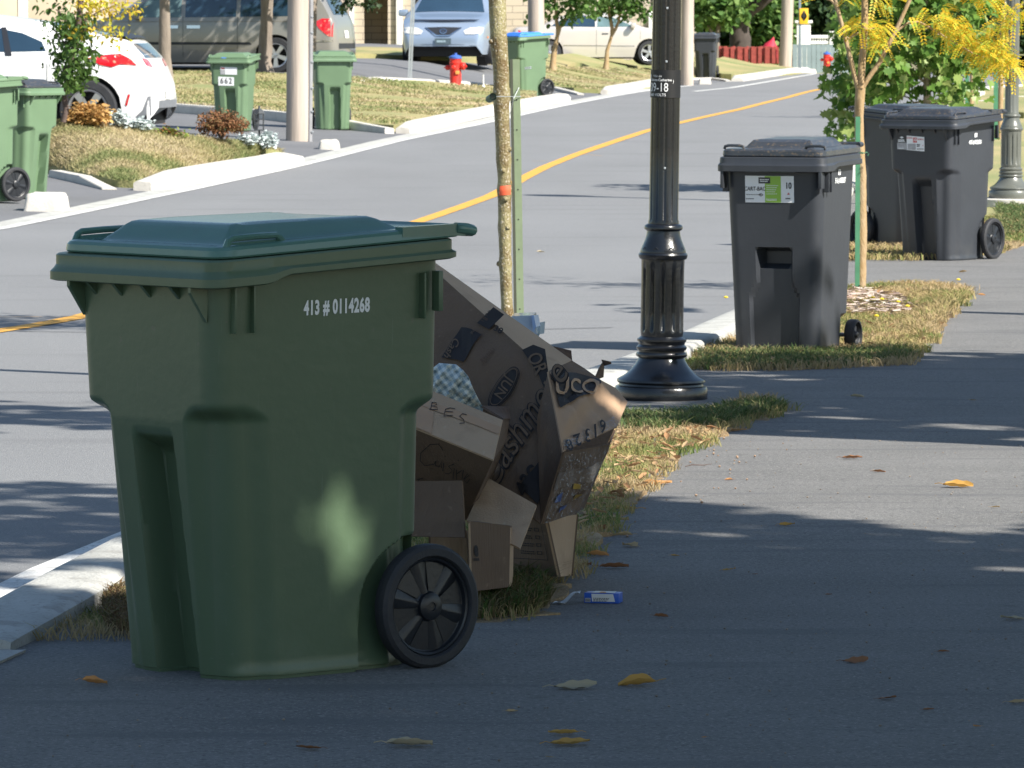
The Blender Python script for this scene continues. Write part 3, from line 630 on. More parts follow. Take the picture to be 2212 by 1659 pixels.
def dec_b3(t, tr, lid):
    s = panel('sticker', sticker, tr, 'F', [(-.115,.895),(.05,.885),(.05,1.0),(-.115,1.01)], .003, t, .05)
    panel('dark_label', st_dark, tr, 'F', [(-.205,.955),(-.118,.955),(-.118,1.012),(-.205,1.012)], .003, t, .05)
    q = panel('grey_label', st_grey, tr, 'F', [(-.205,.90),(-.118,.897),(-.118,.953),(-.205,.953)], .003, t, .05)
    panel('white_print', ink_w, tr, 'F', None, .005, t, vf=merge(tx(([(-1,0),(0,-.6),(1,0),(0,.6)], [[0,1,2,3]]), -.16, .995, .02, .014), lines(-.195,-.13,.958,.98,2,.009), lines(-.195,-.13,.902,.912,1,.006)))
    def P_(n, m, vf, off=.0045): return panel(n, m, tr, 'F', None, off, s, vf=vf)
    P_('red_print', st_red, merge(rect(-.055,.955,-.018,.995), lines(-.112,-.06,.985,1.0,2,.004), lines(-.012,.045,.975,.988,2,.004), tx(text2d('*', .03), .035, .925)))
    P_('white_print', ink_w, tx(text2d('10', .032, .001), -.036, .976), .006)
    P_('picture', st_grey, rect(-.105,.897,-.03,.945)); P_('print', ink_k, merge(lines(-.02,.012,.92,.945,2,.008), lines(-.02,.045,.897,.91,1,.006)), .006)
    q = panel('sticker', sticker, tr, 'S', [(.02,.995),(.06,.998),(.06,1.03),(.02,1.027)], .003, t, .05)
    panel('serial_number', ink_w, tr, 'S', None, .003, t, vf=tx(text2d('415 # 012031', .04, .0016), .035, .955, .9, 1.1))
def dec_662(t, tr, lid):
    s = panel('sticker', sticker, tr, 'F', [(-.13,.89),(.14,.885),(.14,1.0),(-.13,1.01)], .004, t, .05)
    panel('red_print', st_red, tr, 'F', None, .006, s, vf=rect(-.12,.975,-.06,.998)); panel('grey_print', st_grey, tr, 'F', None, .006, s, vf=merge(rect(-.125,.895,-.05,.965)))
    s = panel('house_number', sticker, tr, 'F', [(-.165,.715),(.09,.71),(.09,.845),(-.165,.855)], .004, t, .05)
    panel('digits', ink_k, tr, 'F', None, .006, s, vf=tx(text2d('662', .13, .002, 0, 1.25), -.037, .783, .85, .95, -.02))
def dec_662b(t, tr, lid):
    dec_662(t, tr, lid)
    panel('blue_smear', M('blue_paint', (.1,.25,.6), .5), bvh(lid), 'F', [(-.11,1.145),(-.03,1.143),(-.03,1.16),(-.11,1.162)], .004, lid, .02)
def place(px, Y): X = (px-1106)/F*Y; return (X, Y, H(X, Y))
GB = 'wheeled refuse bins put out along the street'
bin_big('wheeled_bin', 'large dark green wheeled bin numbered 413 # 0114268, in front of the cardboard boxes', (-.683, 15.2, .0), math.radians(-50), gbin, gbin_top, GB, decals=dec_near, stretch=(1.05,1.05,.98))
bin_small('wheeled_bin', 'charcoal wheeled bin with white and lime green sticker, right of the black lamp post', place(1708, 31.1), math.radians(-21), kbin, kbin_top, GB, 1.03, decals=dec_b2)
bin_big('wheeled_bin', 'charcoal wheeled bin with red and white sticker, standing right of another charcoal bin', place(2034, 44.9), math.radians(-35), kbin, kbin_top, GB, .975, decals=dec_b3)
bin_big('wheeled_bin', 'charcoal wheeled bin half hidden behind the young tree and a stickered charcoal bin', place(1968, 47.2), math.radians(33), kbin, kbin_top, GB, .97)
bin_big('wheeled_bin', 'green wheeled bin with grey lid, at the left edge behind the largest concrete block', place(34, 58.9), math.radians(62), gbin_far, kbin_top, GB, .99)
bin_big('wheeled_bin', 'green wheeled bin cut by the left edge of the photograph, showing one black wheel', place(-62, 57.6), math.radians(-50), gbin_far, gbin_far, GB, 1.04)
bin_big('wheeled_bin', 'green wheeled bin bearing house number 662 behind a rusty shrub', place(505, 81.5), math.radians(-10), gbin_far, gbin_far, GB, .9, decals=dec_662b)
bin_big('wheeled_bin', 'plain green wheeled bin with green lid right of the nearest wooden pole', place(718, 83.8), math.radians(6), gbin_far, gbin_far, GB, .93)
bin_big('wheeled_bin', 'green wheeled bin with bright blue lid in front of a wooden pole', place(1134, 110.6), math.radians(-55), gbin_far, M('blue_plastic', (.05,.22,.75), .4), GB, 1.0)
bin_big('wheeled_bin', 'distant leaning charcoal wheeled bin between a pole and the red fence', place(1524, 156.), math.radians(-8), kbin, kbin_top, GB, 1.0)
bpy.context.scene.objects[-1] if False else None

# ================================================ lamp posts
lampm = M('black_enamel', (.007,.008,.010), .27, .2, 5, .12, 60, coat=.3); lampg = M('grey_green_enamel', (.11,.115,.10), .3, .1, 5, .1, 60, coat=.2)
def lamp(name, label, loc, m, lean=0, plinth=0, text=True):
    t = thing(name, label, 'lamp post', loc, 0, 'ornamental street lamps along the path'); t.rotation_euler = (0, math.radians(lean), 0); s = 1/463.; Z = lambda y: (870-y)*s*1.0
    if plinth: mb = MB(); mb.lathe([(.34,-.2),(.34,plinth-.01),(.325,plinth),(.0,plinth)], 40); mb.build('plinth', conc_w, t)
    z0 = plinth
    base = [(0,0),(100,0),(102,4),(102,30),(99,35),(93,37),(92,41),(95,43),(97,46),(96,50),(90,54),(84,57),(74,64),(65,73),(58,82),(53,91),(51,96),(50,98)]
    mb = MB(); mb.lathe([(a*s, z0+b*s) for a, b in base], 48); mb.build('base', m, t)
    mb = MB(); pr = [(50,98),(54,99),(56,102),(56,106),(54,109),(50,110),(50,113),(53,114),(55,117),(55,121),(52,124),(50,126),(51,130),(54,134),(54,138),(50,141),(46,144)]; mb.lathe([(a*s, z0+b*s) for a, b in pr], 48); mb.build('lower_collar', m, t)
    mb = MB(); mb.lathe([(45.5*s, z0+144*s),(46.5*s,z0+150*s),(47*s, z0+156*s)]+[(47*s, z0+q*s) for q in (160,200,250,290)]+[(47*s,z0+296*s),(47.5*s, z0+312*s)], 144, None, .10, [(z0+158*s, z0+292*s)], 12); mb.build('fluted_pedestal', m, t, ang=60)
    mb = MB(); pr = [(47.5,312),(51,313),(53,317),(54,322),(52,326),(50,327),(50,329),(48,336),(44,345),(40,355),(37,366),(36,374),(39,376),(42,379),(42,384),(40,387),(36,389),(34,390)]; mb.lathe([(a*s, z0+b*s) for a, b in pr], 48)
    for a in (-150,-110,-70,-30): 
        c_, s_ = math.cos(math.radians(a)), math.sin(math.radians(a)); mb.tube([((46+1)*s*c_-s_*.012, (47)*s*s_+c_*.012, z0+334*s), (47*s*c_, 47*s*s_, z0+338*s), (47*s*c_+s_*.012, 47*s*s_-c_*.012, z0+334*s)], .004, 6)
    mb.build('upper_collar', m, t)
    top = 4.3; mb = MB(); mb.lathe([(33.5*s, z0+389*s),(33.5*s, z0+395*s)]+[((32-2*q)*s, z0+400*s+(top-400*s)*q) for q in (0,.1,.25,.5,.75,1)], 144, None, .07, [(z0+399*s, 9)], 12); sh = mb.build('shaft', m, t, ang=60)
    mb = MB(); mb.lathe([(.062,z0+top),(.10,z0+top+.02),(.12,z0+top+.10),(.09,z0+top+.14),(.10,z0+top+.2)], 32); mb.build('lantern_base', m, t)
    mb = MB(); mb.lathe([(.10,z0+top+.2),(.20,z0+top+.4),(.22,z0+top+.6),(.16,z0+top+.8),(.0,z0+top+.86)], 32); mb.build('lantern_globe', M('frosted_glass', (.7,.7,.68), .3, .02), t)
    for z in (.6, 1.1, 1.35): mb = MB(); mb.box(-.005,-.071,z0+z+.5, .005,-.064, z0+z+.51, .002); mb.build('screw', steel, t)
    for sd in (-1, 1): mb = MB(); mb.box(sd*.105-.02,-.10,z0+.30,sd*.105+.02,-.07,z0+.31,.003); 
    if text:
        z1 = z0+1.50; R = .0715; w_ = 1.5
        def wrap(vf, rr): return [(rr*math.sin(a/R), -rr*math.cos(a/R), z1+b) for a, b in vf[0]], vf[1]
        mb = MB(); v, f = poly_mesh([(-.11,-.065),(.095,-.065),(.095,.065),(-.11,.065)], .01, .2); mb.add(*wrap((v, f), R)); lb = mb.build('label_band', M('black_tape', (.008,.008,.009), .5, .1), t)
        mb = MB(); tt = merge(tx(text2d('Ville de', .016), -.045, .036), tx(text2d('Sainte-Catherine', .016, .0003), -.028, .018), tx(text2d('109-18', .062, .0002), -.052, -.018, .72, .95), tx(text2d('480 VOLTS', .018, .0002), -.045, -.052, 1.05, 1), rect(-.098,.012,-.088,.044), tx(text2d(')', .02), .035, .012))
        mb.add(*wrap(tt, R+.0012)); mb.build('label_text', M('label_white', (.7,.7,.7), .5, .02), lb, smooth=False)
    return t
p = G(1428, 868); lamp('street_lamp', 'black fluted street lamp marked 09-18 in front of the boxes and road', (p.x+.003, p.y+.17, H(p.x, p.y)-.012), lampm, .8)
p = G(2188, 452); lamp('street_lamp', 'grey green street lamp on a white concrete plinth at the right edge', (p.x, p.y+.3, H(p.x, p.y)), lampg, .5, .10, False)

# ================================================ trees
SHAPES = {
 'oval': [(0,0),(.22,.25),(.27,.55),(.14,.85),(0,1),(-.14,.85),(-.27,.55),(-.22,.25)],
 'card': [(0,0),(.4,.3),(.35,.8),(0,1),(-.35,.8),(-.4,.3)],
 'maple': [(0,0),(.10,.18),(.34,.02),(.33,.22),(.56,.34),(.42,.46),(.46,.66),(.24,.58),(.14,.72),(.10,.92),(0,1.05),(-.10,.92),(-.14,.72),(-.24,.58),(-.46,.66),(-.42,.46),(-.56,.34),(-.33,.22),(-.34,.02),(-.10,.18)]}
def leaves(mb, cen, size, shape='oval', droop=.4, fold=.12, rng=RNG):
    cen = np.asarray(cen); n = len(cen); S = np.array(SHAPES[shape]); k = len(S)
    az = rng.uniform(0, 2*math.pi, n); el = rng.uniform(-1.2, .35, n)-droop*.4; roll = rng.uniform(-.9, .9, n)
    d = np.stack([np.cos(az)*np.cos(el), np.sin(az)*np.cos(el), np.sin(el)], 1); up = np.array([0,0,1.]); s = np.cross(d, up); s /= np.linalg.norm(s, axis=1)[:,None]; nn = np.cross(s, d)
    s2 = s*np.cos(roll)[:,None]+nn*np.sin(roll)[:,None]; n2 = np.cross(s2, d); sz = size*rng.uniform(.6, 1.25, n)
    V = cen[:,None,:]+sz[:,None,None]*(S[None,:,0,None]*s2[:,None,:]+S[None,:,1,None]*d[:,None,:]+(fold*np.abs(S[None,:,0,None])*2-.10*S[None,:,1,None]**2)*n2[:,None,:])
    mb.add(V.reshape(-1,3).tolist(), [tuple(range(i*k, i*k+k)) for i in range(n)])
def clumps(c, r, nc, per, sp, rng=RNG, shell=.5, bottom=-1, skip=None):
    out = []
    for _ in range(nc):
        while True:
            u = rng.normal(size=3); u /= np.linalg.norm(u)
            if u[2] > bottom: break
        q = np.array(c)+u*np.array(r)*rng.uniform(shell, 1)
        out.append(q+rng.normal(size=(per, 3))*sp*np.array([1,1,.7]))
    return np.concatenate(out)
def trunkpts(pts): return [Vector(p) for p in pts]
def limb(mb, a, b, r0, r1, n=5, wob=.03, seg=7):
    a = Vector(a); b = Vector(b); pts = []; 
    for i in range(n+1):
        t = i/n; p = a.lerp(b, t); 
        if 0 < i < n: p += Vector([random.uniform(-wob, wob) for _ in range(3)])
        pts.append(p)
    mb.tube(pts, [r0+(r1-r0)*i/n for i in range(n+1)], seg)
def tree(name, label, trunk, rad, crowns, m_leaf, m_bark=None, lsize=.1, shape='oval', group='street and garden trees', limbs=(), droop=.4, cat='tree'):
    """trunk: world points; crowns: (centre, radii, clumps, leaves per clump, spread)"""
    b = Vector(trunk[0]); t = thing(name, label, cat, b, 0, group)
    mb = MB(); pts = []; rr = []
    dn = densify3([Vector(p)-b for p in trunk], .18)
    for i, q in enumerate(dn):
        k = i/(len(dn)-1); pts.append(q+Vector((random.uniform(-1,1), random.uniform(-1,1), 0))*rad*.10); rr.append(rad*(1-.45*k)*(1.0+random.uniform(-.06,.08))*(1.25 if i == 0 else 1))
    mb.tube(pts, rr, 12, wob=.03)
    for a, c, r0, r1 in limbs: limb(mb, Vector(a)-b, Vector(c)-b, r0, r1)
    mb.build('trunk', m_bark or bark, t, ang=60)
    if crowns:
        mb = MB()
        for c, r, nc, per, sp in crowns: leaves(mb, clumps(Vector(c)-b, r, nc, per, sp), lsize, shape, droop)
        mb.build('crown', m_leaf, t, smooth=False)
    return t
def densify3(pts, st):
    out = []
    for a, b in zip(pts, pts[1:]):
        n = max(1, int((b-a).length/st)); out += [a.lerp(b, i/n) for i in range(n)]
    return out+[pts[-1]]
# birch-like young tree on the verge, with red band and stake
def Q(px, py, Y): return P(px, py, Y)
Yt = 32.2
birch = M('speckled_bark', (.13,.085,.03), .5, .5, 12, .8, 90, col2=(.27,.24,.12), speck=(.46,.41,.32), speckscale=75, stretch=(1,1,.7), contrast=.3)
tp = [Q(1101,752,Yt),Q(1096,680,Yt),Q(1092,590,Yt),Q(1090,470,Yt),Q(1090,390,Yt),Q(1086,300,Yt),Q(1083,230,Yt),Q(1083,160,Yt),Q(1077,90,Yt),Q(1074,0,Yt),Q(1068,-120,Yt)+Vector((.0,0,.2)), Vector((Q(1070,0,Yt).x,Yt,2.9))]
b = tp[0].copy(); b.z = H(b.x, b.y); t = thing('young_tree', 'young tree with speckled bark and an orange red paint patch beside an olive stake', 'tree', b, 0, 'street and garden trees')
mb = MB(); pts = densify3([p-b for p in tp], .05); kn = {q: 1 for q in ()}
rad = []; 
for i, q in enumerate(pts):
    y = q.z+b.z; k = ss((y-0)/2.2); r = .033+.017*k
    for kz in (1.62, 1.33, .96, .80, .58, .37, .1): r += .006*math.exp(-((y-kz)/.025)**2)
    rad.append(r*random.uniform(.98, 1.02))
mb.tube(pts, rad, 20, wob=.02)
for z, a, l in ((1.62,-150,.012),(1.33,-170,.016),(1.05,-30,.010),(.92,-100,.014),(.76,-80,.014),(.38,160,.012),(.60,-60,.008)):
    i = min(range(len(pts)), key=lambda j: abs(pts[j].z+b.z-z)); c_ = pts[i]; d = Vector((math.cos(math.radians(a)), math.sin(math.radians(a)), 0)); mb.tube([c_+d*rad[i]*.6, c_+d*(rad[i]+l*.6), c_+d*(rad[i]+l)], [.02, .014, .006], 8)
for k in range(9):
    a = random.uniform(0, 6.3); q = pts[-1]-Vector((0,0,.2+.06*k)); limb(mb, q, q+Vector((math.cos(a)*.8, math.sin(a)*.8, random.uniform(.4,1.2))), .018, .006)
tk = mb.build('trunk', birch, t, ang=60)
tr_ = bvh(tk); 
z0 = P(1090,412,Yt).z-b.z; xx = P(1091,412,Yt).x-b.x
panel('paint_patch', M('orange_paint', (.75,.12,.05), .6, .1), tr_, 'F', [(xx-.033,z0-.026),(xx+.03,z0-.022),(xx+.032,z0+.03),(xx-.03,z0+.028)], .002, t, .01)
mb = MB(); leaves(mb, clumps((tp[-1]-b)+Vector((0,0,.9)), (1.0,1.0,.9), 130, 16, .16), .10, 'oval'); mb.build('crown', leaf_g, t, smooth=False)
# stake: punched steel channel
sb = P(1121,752,32.0); sb.z = H(sb.x, sb.y); st = thing('tree_stake', 'olive green punched steel stake standing against the young speckled tree', 'stake', sb)
olive = M('olive_enamel', (.20,.25,.15), .5, .1, 12, .1, 60); hz = P(1115,128,32.0).z-sb.z; ln = (P(1113,128,32.).x-P(1122,690,32.).x)
mb = MB(); c = .021; sh = Matrix(((1,0,ln/1.45,0),(0,1,0,0),(0,0,1,0),(0,0,0,1)))
zs = [hz-.06-i*.168 for i in range(-0, 9)]
mb.box(-c*.45,-.004,-.1,c*1.25,.0,hz,.0)      # face
mb.box(-c*.45-.004,.0005,-.1,-c*.45,.03,hz,.0); mb.box(c*1.25,.0005,-.1,c*1.25+.004,.03,hz,.0)
mb.v = [tuple(sh @ Vector(q)) for q in mb.v]
post = mb.build('post', olive, st, smooth=False)
mb = MB(); mb.add([tuple(sh @ Vector(q)) for q in [(-c*.45-.016,-.005,-.1),(-c*.45-.0005,-.004,-.1),(-c*.45-.0005,-.004,hz),(-c*.45-.016,-.005,hz),(-c*.45-.016,.03,-.1),(-c*.45-.016,.03,hz)]], [(0,1,2,3),(4,0,3,5)]); mb.build('flange', M('shaded_olive', (.055,.06,.04), .6, .1), st, smooth=False)  # shade on the left flange is put into a darker olive
mb = MB()
for z in zs[1:]:
    pt = sh @ Vector((c*.4, -.0055, z)); mb.add([pt+Vector((math.cos(a)*.0045, 0, math.sin(a)*.0045)) for a in [k*math.pi/4 for k in range(8)]], [tuple(range(8))[::-1]])
mb.build('bolt_holes', M('hole_dark', (.02,.02,.015), .8), st, smooth=False)
mb = MB(); 
for dz in (0,.008): mb.tube([(c*.1+.03,-.012,hz-.055+dz),(c*1.5+.03,-.014,hz-.052+dz),(c*1.8+.03,.01,hz-.05+dz)], .003, 6)
y0 = P(1070,208,32.1); y0 = y0-sb
mb.tube([(c*.1+.01,-.008,y0.z),(-.03,-.04,y0.z),(y0.x,-.05,y0.z)], .0022, 5); mb.tube([(-.0,-.006,y0.z+.05),(-.03,-.07,y0.z-.01),(-.05,-.045,y0.z-.1)], .0018, 5)
mb.build('wire', steel, st)
mb = MB(); mb.tube([(y0.x-.035,-.02,y0.z-.015),(y0.x-.012,-.085,y0.z)], .021, 14, caps=False); mb.tube([(y0.x-.035,-.018,y0.z-.015),(y0.x-.012,-.084,y0.z)], .015, 14, caps=False); mb.build('hose_guard', M('hose_green', (.06,.12,.09), .5), st)
# honey locust at the right verge
Yl = 39.; lb = P(1860,634,Yl); lb.z = H(lb.x, lb.y); A = lambda x, y, dy=0: P(x, y, Yl+dy)
lt = thing('young_tree', 'slender young tree with yellow feathery leaves forking in front of charcoal bins', 'tree', lb, 0, 'street and garden trees')
mb = MB(); lbark = M('locust_bark', (.30,.19,.075), .7, .3, 18, .6, 80, col2=(.36,.27,.17), stretch=(1,1,.4))
pt = densify3([lb-lb, A(1861,560)-lb, A(1862,460)-lb, A(1861,380)-lb, A(1856,300)-lb, A(1856,230)-lb, A(1859,190)-lb], .06); mb.tube(pt, [.036-.004*i/len(pt)+random.uniform(-.002,.003) for i in range(len(pt))], 12, wob=.04)
for pl, r0, r1 in (([A(1859,195),A(1861,150),A(1865,100),A(1868,50),A(1868,0),A(1870,-150)], .026, .018), ([A(1856,200),A(1845,160),A(1828,90),A(1815,40),A(1806,10),A(1795,-60)], .018, .011), ([A(1862,192),A(1875,170),A(1900,135),A(1925,85),A(1945,45),A(1965,0),A(2000,-80)], .017, .011), ([A(1925,85),A(1940,65),A(1960,50),A(1985,47),A(2010,60),A(2050,85)], .010, .004), ([A(1806,12),A(1795,0),A(1775,-6)], .010, .006), ([A(1827,88),A(1845,75),A(1870,65),A(1890,60)], .008, .004), ([A(2050,85),A(2110,120),A(2190,145)],.005,.003)):
    pp = densify3([q-lb for q in pl], .05); mb.tube(pp, [r0+(r1-r0)*i/len(pp)+random.uniform(-.0008,.0015) for i in range(len(pp))], 8)
mb.build('trunk', lbark, lt, ang=60)
def frond(mb, p, d, L, nl, s):
    d = Vector(d).normalized(); side = d.cross(Vector((0,0,1)))
    side = side.normalized() if side.length > .1 else Vector((1,0,0)); upv = side.cross(d); tw = random.uniform(-.8,.8); side = (side*math.cos(tw)+upv*math.sin(tw))
    for i in range(nl):
        t = (i+.5)/nl; c = p+d*L*t+Vector((0,0,-.25*L*t*t))
        for sg in (-1, 1):
            e = (side*sg+d*.55).normalized(); w_ = d*.30*s; q = c+e*s*(1-.25*t)
            mb.add([c, c+e*s*.5+w_, q, c+e*s*.5-w_], [(0,1,2,3)])
mb = MB()
def spray(x0, y0, x1, y1, n, rx, ry):
    for _ in range(int(n*.72)):
        k = random.random(); px = x0+(x1-x0)*k+random.gauss(0, rx); py = y0+(y1-y0)*k+random.gauss(0, ry); p_ = P(px, py, Yl+random.gauss(0, .25))-lb
        frond(mb, p_, (random.uniform(-1,1), random.uniform(-1,1), random.uniform(-.9,.15)), random.uniform(.10,.17), 9, .033)
spray(1848,48,1915,62,58,12,10); spray(1860,40,1900,95,20,14,10); spray(1900,60,1930,105,10,6,10)
spray(1990,30,2070,45,60,14,14); spray(2040,40,2110,95,70,14,12); spray(2090,80,2190,125,130,18,13); spray(2150,60,2190,30,30,14,14); spray(1930,-4,1880,-12,14,14,5); spray(2110,-10,2212,20,40,10,10); spray(2165,125,2200,150,20,8,8); spray(1800,-6,1850,-14,8,8,4)
for _ in range(260): 
    p_ = Vector((random.gauss(.1,.55), random.gauss(0,.55), 2.2+random.uniform(0,1.8))); frond(mb, p_, (random.uniform(-1,1), random.uniform(-1,1), random.uniform(-.8,.2)), .16, 9, .026)
mb.build('crown', leafmat('yellow_leaves', [(.62,.45,.03),(.72,.46,.03),(.78,.58,.06),(.42,.50,.05),(.55,.55,.05)], .5, .5), lt, smooth=False)
gs = P(1852,640,38.85); gs.z = H(gs.x, gs.y); s_ = thing('tree_stake', 'thin green stake tied to the yellow leaved young tree', 'stake', gs); mb = MB(); top = P(1853,252,38.85)-gs
mb.box(-.016,-.004,-.05,.016,.0,top.z,0); mb.box(-.016,.0005,-.05,-.012,.022,top.z,0); mb.box(.012,.0005,-.05,.016,.022,top.z,0); mb.build('post', M('green_enamel', (.06,.20,.11), .5, .2, 9), s_, smooth=False)
mb = MB(); zt = P(1856,330,38.85).z-gs.z; mb.tube([(-.02,-.01,zt),(.03,-.05,zt-.004),(.06,-.02,zt+.005),(.075,.0,zt-.01),(.065,-.01,zt-.02)], .003, 6); mb.tube([(-.02,-.012,zt+.008),(.02,-.04,zt+.004),(.05,-.04,zt-.002)], .003, 6); mb.build('tie', M('tie_green', (.04,.14,.08), .6), s_)
# maple behind the charcoal bins
Ym = 61.; mb0 = P(2000,330,Ym); mb0.z = H(mb0.x, mb0.y); C = lambda x, y, dy=0: P(x, y, Ym+dy)
mlf = leafmat('maple_leaves', [(.06,.13,.025),(.11,.22,.04),(.18,.31,.06),(.27,.38,.10),(.38,.43,.15)], .4, .45)
t = thing('maple_tree', 'young maple with broad green leaves behind the charcoal bins', 'tree', mb0, 0, 'street and garden trees')
mb = MB(); mb.tube([Vector((0,0,0)), C(2003,250)-mb0, C(2003,180)-mb0, C(2000,100)-mb0, C(1998,0)-mb0, C(1998,-120)-mb0], [.055,.045,.042,.036,.03,.02], 12, wob=.05)
for x, y, r in ((1850,250,.012),(1900,120,.012),(2080,130,.012),(1930,200,.010),(1950,270,.009),(2060,220,.010),(1960,30,.01),(2070,40,.01),(1880,50,.01)):
    y1 = min(230, y+60); limb(mb, C(2001, y1)-mb0, C(x, y, random.uniform(-.5,.5))-mb0, r*1.3, r*.5, wob=.02)
for x, y in ((1940,225),(2030,222)): mb.tube([C(2001,232)-mb0, C((2001+x)/2, 224)-mb0, C(x, y)-mb0, C(x+(x-2001)*.3, y-8)-mb0], [.012,.008,.006,.003], 6)
mb.build('trunk', M('maple_bark', (.36,.28,.2), .85, .25, 12, .5, 60), t, ang=60)
mb = MB(); cl = []
for _ in range(430):
    while True:
        px = random.uniform(1800, 2145); py = random.uniform(-160, 285)
        if py < 150: ok = 1805+random.random()*30 < px < 2125+random.random()*20
        else: ok = (1805 < px < 1930-random.random()*15 or 2022 < px < 2115-(py-150)*.18 or (py < 215 and px < 1975 )) and not (py > 272 and px > 1880)
        if py > 225 and 1905 < px < 2030: ok = False
        if py > 250 and 1985 < px: ok = random.random() < .3
        if ok: break
    dy = random.uniform(-.75, .75); cl.append(np.array(C(px, py, dy)-mb0)+RNG.normal(size=(7, 3))*.075)
leaves(mb, np.concatenate(cl), .135, 'maple', .8, .10); mb.build('crown', mlf, t, smooth=False)
s_ = P(2012,330,60.6); s_.z = H(s_.x, s_.y); mb = MB(); mb.box(-.02,-.004,0,.02,.0,P(2012,225,60.6).z-s_.z,0); mb.box(-.02,.0005,0,-.015,.03,P(2012,225,60.6).z-s_.z,0); o = mb.build('tree_stake', MC['green_enamel'], smooth=False); o.location = s_; tag(o, 'green stake beside the trunk of the young maple', 'stake')
# two small staked trunks farther along the right verge
for px, pb, Y, lab in ((2098,222,92.,'thin pale tree trunk behind the maple on its right'), (2160,240,80.,'thin tree trunk with green stake left of the grey green lamp')):
    b_ = P(px, pb, Y); b_.z = H(b_.x, Y); tx0 = P(px+8, 0, Y)
    tree('sapling', lab, [b_, P(px+3, 120, Y), tx0, tx0+Vector((.05,0,.8))], .042, [((tx0.x+.0, Y, tx0.z+.6), (.9,.7,.9), 60, 14, .14)], MC['yellow_leaves'], MC['locust_bark'], .07, limbs=[(tx0-Vector((0,0,.4)), tx0+Vector((.5,0,.3)), .015,.006)])
    sk = P(px-9, pb, Y-.2); sk.z = H(sk.x, sk.y); mb = MB(); mb.box(-.03,-.005,0,.03,.0,.95,0); mb.box(-.03,.0005,0,-.024,.03,.95,0); o = mb.build('tree_stake', MC['green_enamel'], smooth=False); o.location = sk; tag(o, 'green stake left of the '+lab.split(' behind')[0].split(' with')[0], 'stake')
# small garden tree by the white car
Ys = 82.; b_ = P(137,264,65.8); Y2 = b_.y; D = lambda x, y, dy=0: P(x, y, Y2+dy)
gt = thing('garden_tree', 'small garden tree with dark green and bright yellow leaves in front of the white car', 'tree', b_, 0, 'street and garden trees')
mb = MB(); q = [b_-b_, D(143,235)-b_, D(138,205)-b_, D(150,160)-b_, D(160,110)-b_, D(168,60)-b_, D(175,0)-b_, D(178,-150)-b_]; mb.tube(densify3(q, .06), .034, 10, wob=.08)
for x, y in ((110,60),(210,40),(120,20),(215,100),(240,15),(130,130)): limb(mb, D(160, y+45)-b_, D(x, y)-b_, .014, .006, wob=.02)
mb.build('trunk', M('dark_bark', (.10,.07,.06), .9, .35, 14, .7, 60), gt, ang=60)
mb = MB(); cl = []
for _ in range(150):
    k = random.random(); px = random.gauss(152+8*(1-k), 21-6*k); py = 30+k*152; cl.append(np.array(D(px, py, random.gauss(0,.25))-b_)+RNG.normal(size=(9,3))*.07)
for _ in range(16): cl.append(np.array(D(random.uniform(85,140), random.uniform(-10,60), 0)-b_)+RNG.normal(size=(4,3))*.09)
leaves(mb, np.concatenate(cl), .078, 'oval', .6); mb.build('crown', MC['green_leaves'], gt, smooth=False)
mb = MB(); cl = []
for x0, y0, x1, y1, n, s in ((160,5,200,20,16,10),(150,60,180,70,10,7),(190,50,262,80,20,8),(230,10,305,18,16,7),(200,20,250,25,12,9),(165,-60,230,-80,30,26)):
    for _ in range(n): k = random.random(); cl.append(np.array(D(x0+(x1-x0)*k+random.gauss(0,s), y0+(y1-y0)*k+random.gauss(0,s), random.gauss(0,.2))-b_)+RNG.normal(size=(8,3))*.05)
leaves(mb, np.concatenate(cl), .06, 'oval', .3); mb.build('yellow_foliage', leafmat('lemon_leaves', [(.62,.46,.03),(.7,.55,.06),(.42,.45,.06),(.6,.34,.04)], .5, .4), gt, smooth=False)
# lawn trees on the left
def ground(px, py): p_ = G(px, py); return Vector((p_.x, p_.y, H(p_.x, p_.y)+.05))
def lt_(px, py, wpx, lab, ptop, crown=True, m=None):
    g = ground(px, py); Y = g.y; k = F/Y; tp_ = P(ptop, 0, Y); up = tp_+Vector((0,0,1.6))
    return tree('lawn_tree', lab, [g, P((px+ptop)/2, py/2, Y), tp_, up], wpx/2/k*1.1, [((up.x+.3, Y, up.z+.9), (2.5,2.2,1.3), 260, 18, .28)] if crown else [], leaf_g, m or bark, .17, limbs=[(up, up+Vector((.7,.2,.9)), .05,.02), (up, up+Vector((-.7,.2,.8)), .05,.02)])
lt_(358,188,27,'straight grey trunk in front of the silver minivan, beside the white car', 355)
lt_(571,163,30,'grey trunk between the minivan front doors and the nearest wooden pole', 576)
for px, py, w_, fx, lab, sd in ((1193,160,13,1205,'small forked lawn tree just right of the distant wooden pole', 1), (1308,158,10,1322,'small slim lawn tree in front of the beige sedan', -1)):
    g = ground(px, py); Y = g.y; k = F/Y; fk = P(fx, 75, Y)
    crowns = [((P(fx+35, -5, Y).x, Y, P(fx, 0, Y).z+.35), (1.15,.9,.62), 60, 18, .20), ((P(fx+10, 25, Y).x, Y-.2, P(fx, 28, Y).z+.1), (.75,.6,.32), 22, 14, .13)]
    tree('lawn_tree', lab, [g, P(px+4, 110, Y), fk], w_/2/k*1.15, crowns, leafmat('sunlit_leaves', [(.04,.09,.02),(.09,.18,.04),(.15,.25,.06)], .5, .4), lbark, .12, 'card', limbs=[(fk, P(fx-8, 0, Y), .05,.035), (fk, P(fx+32, 5, Y), .045,.02), (P(fx-8, 0, Y), P(fx-6,-80,Y), .035, .015)])
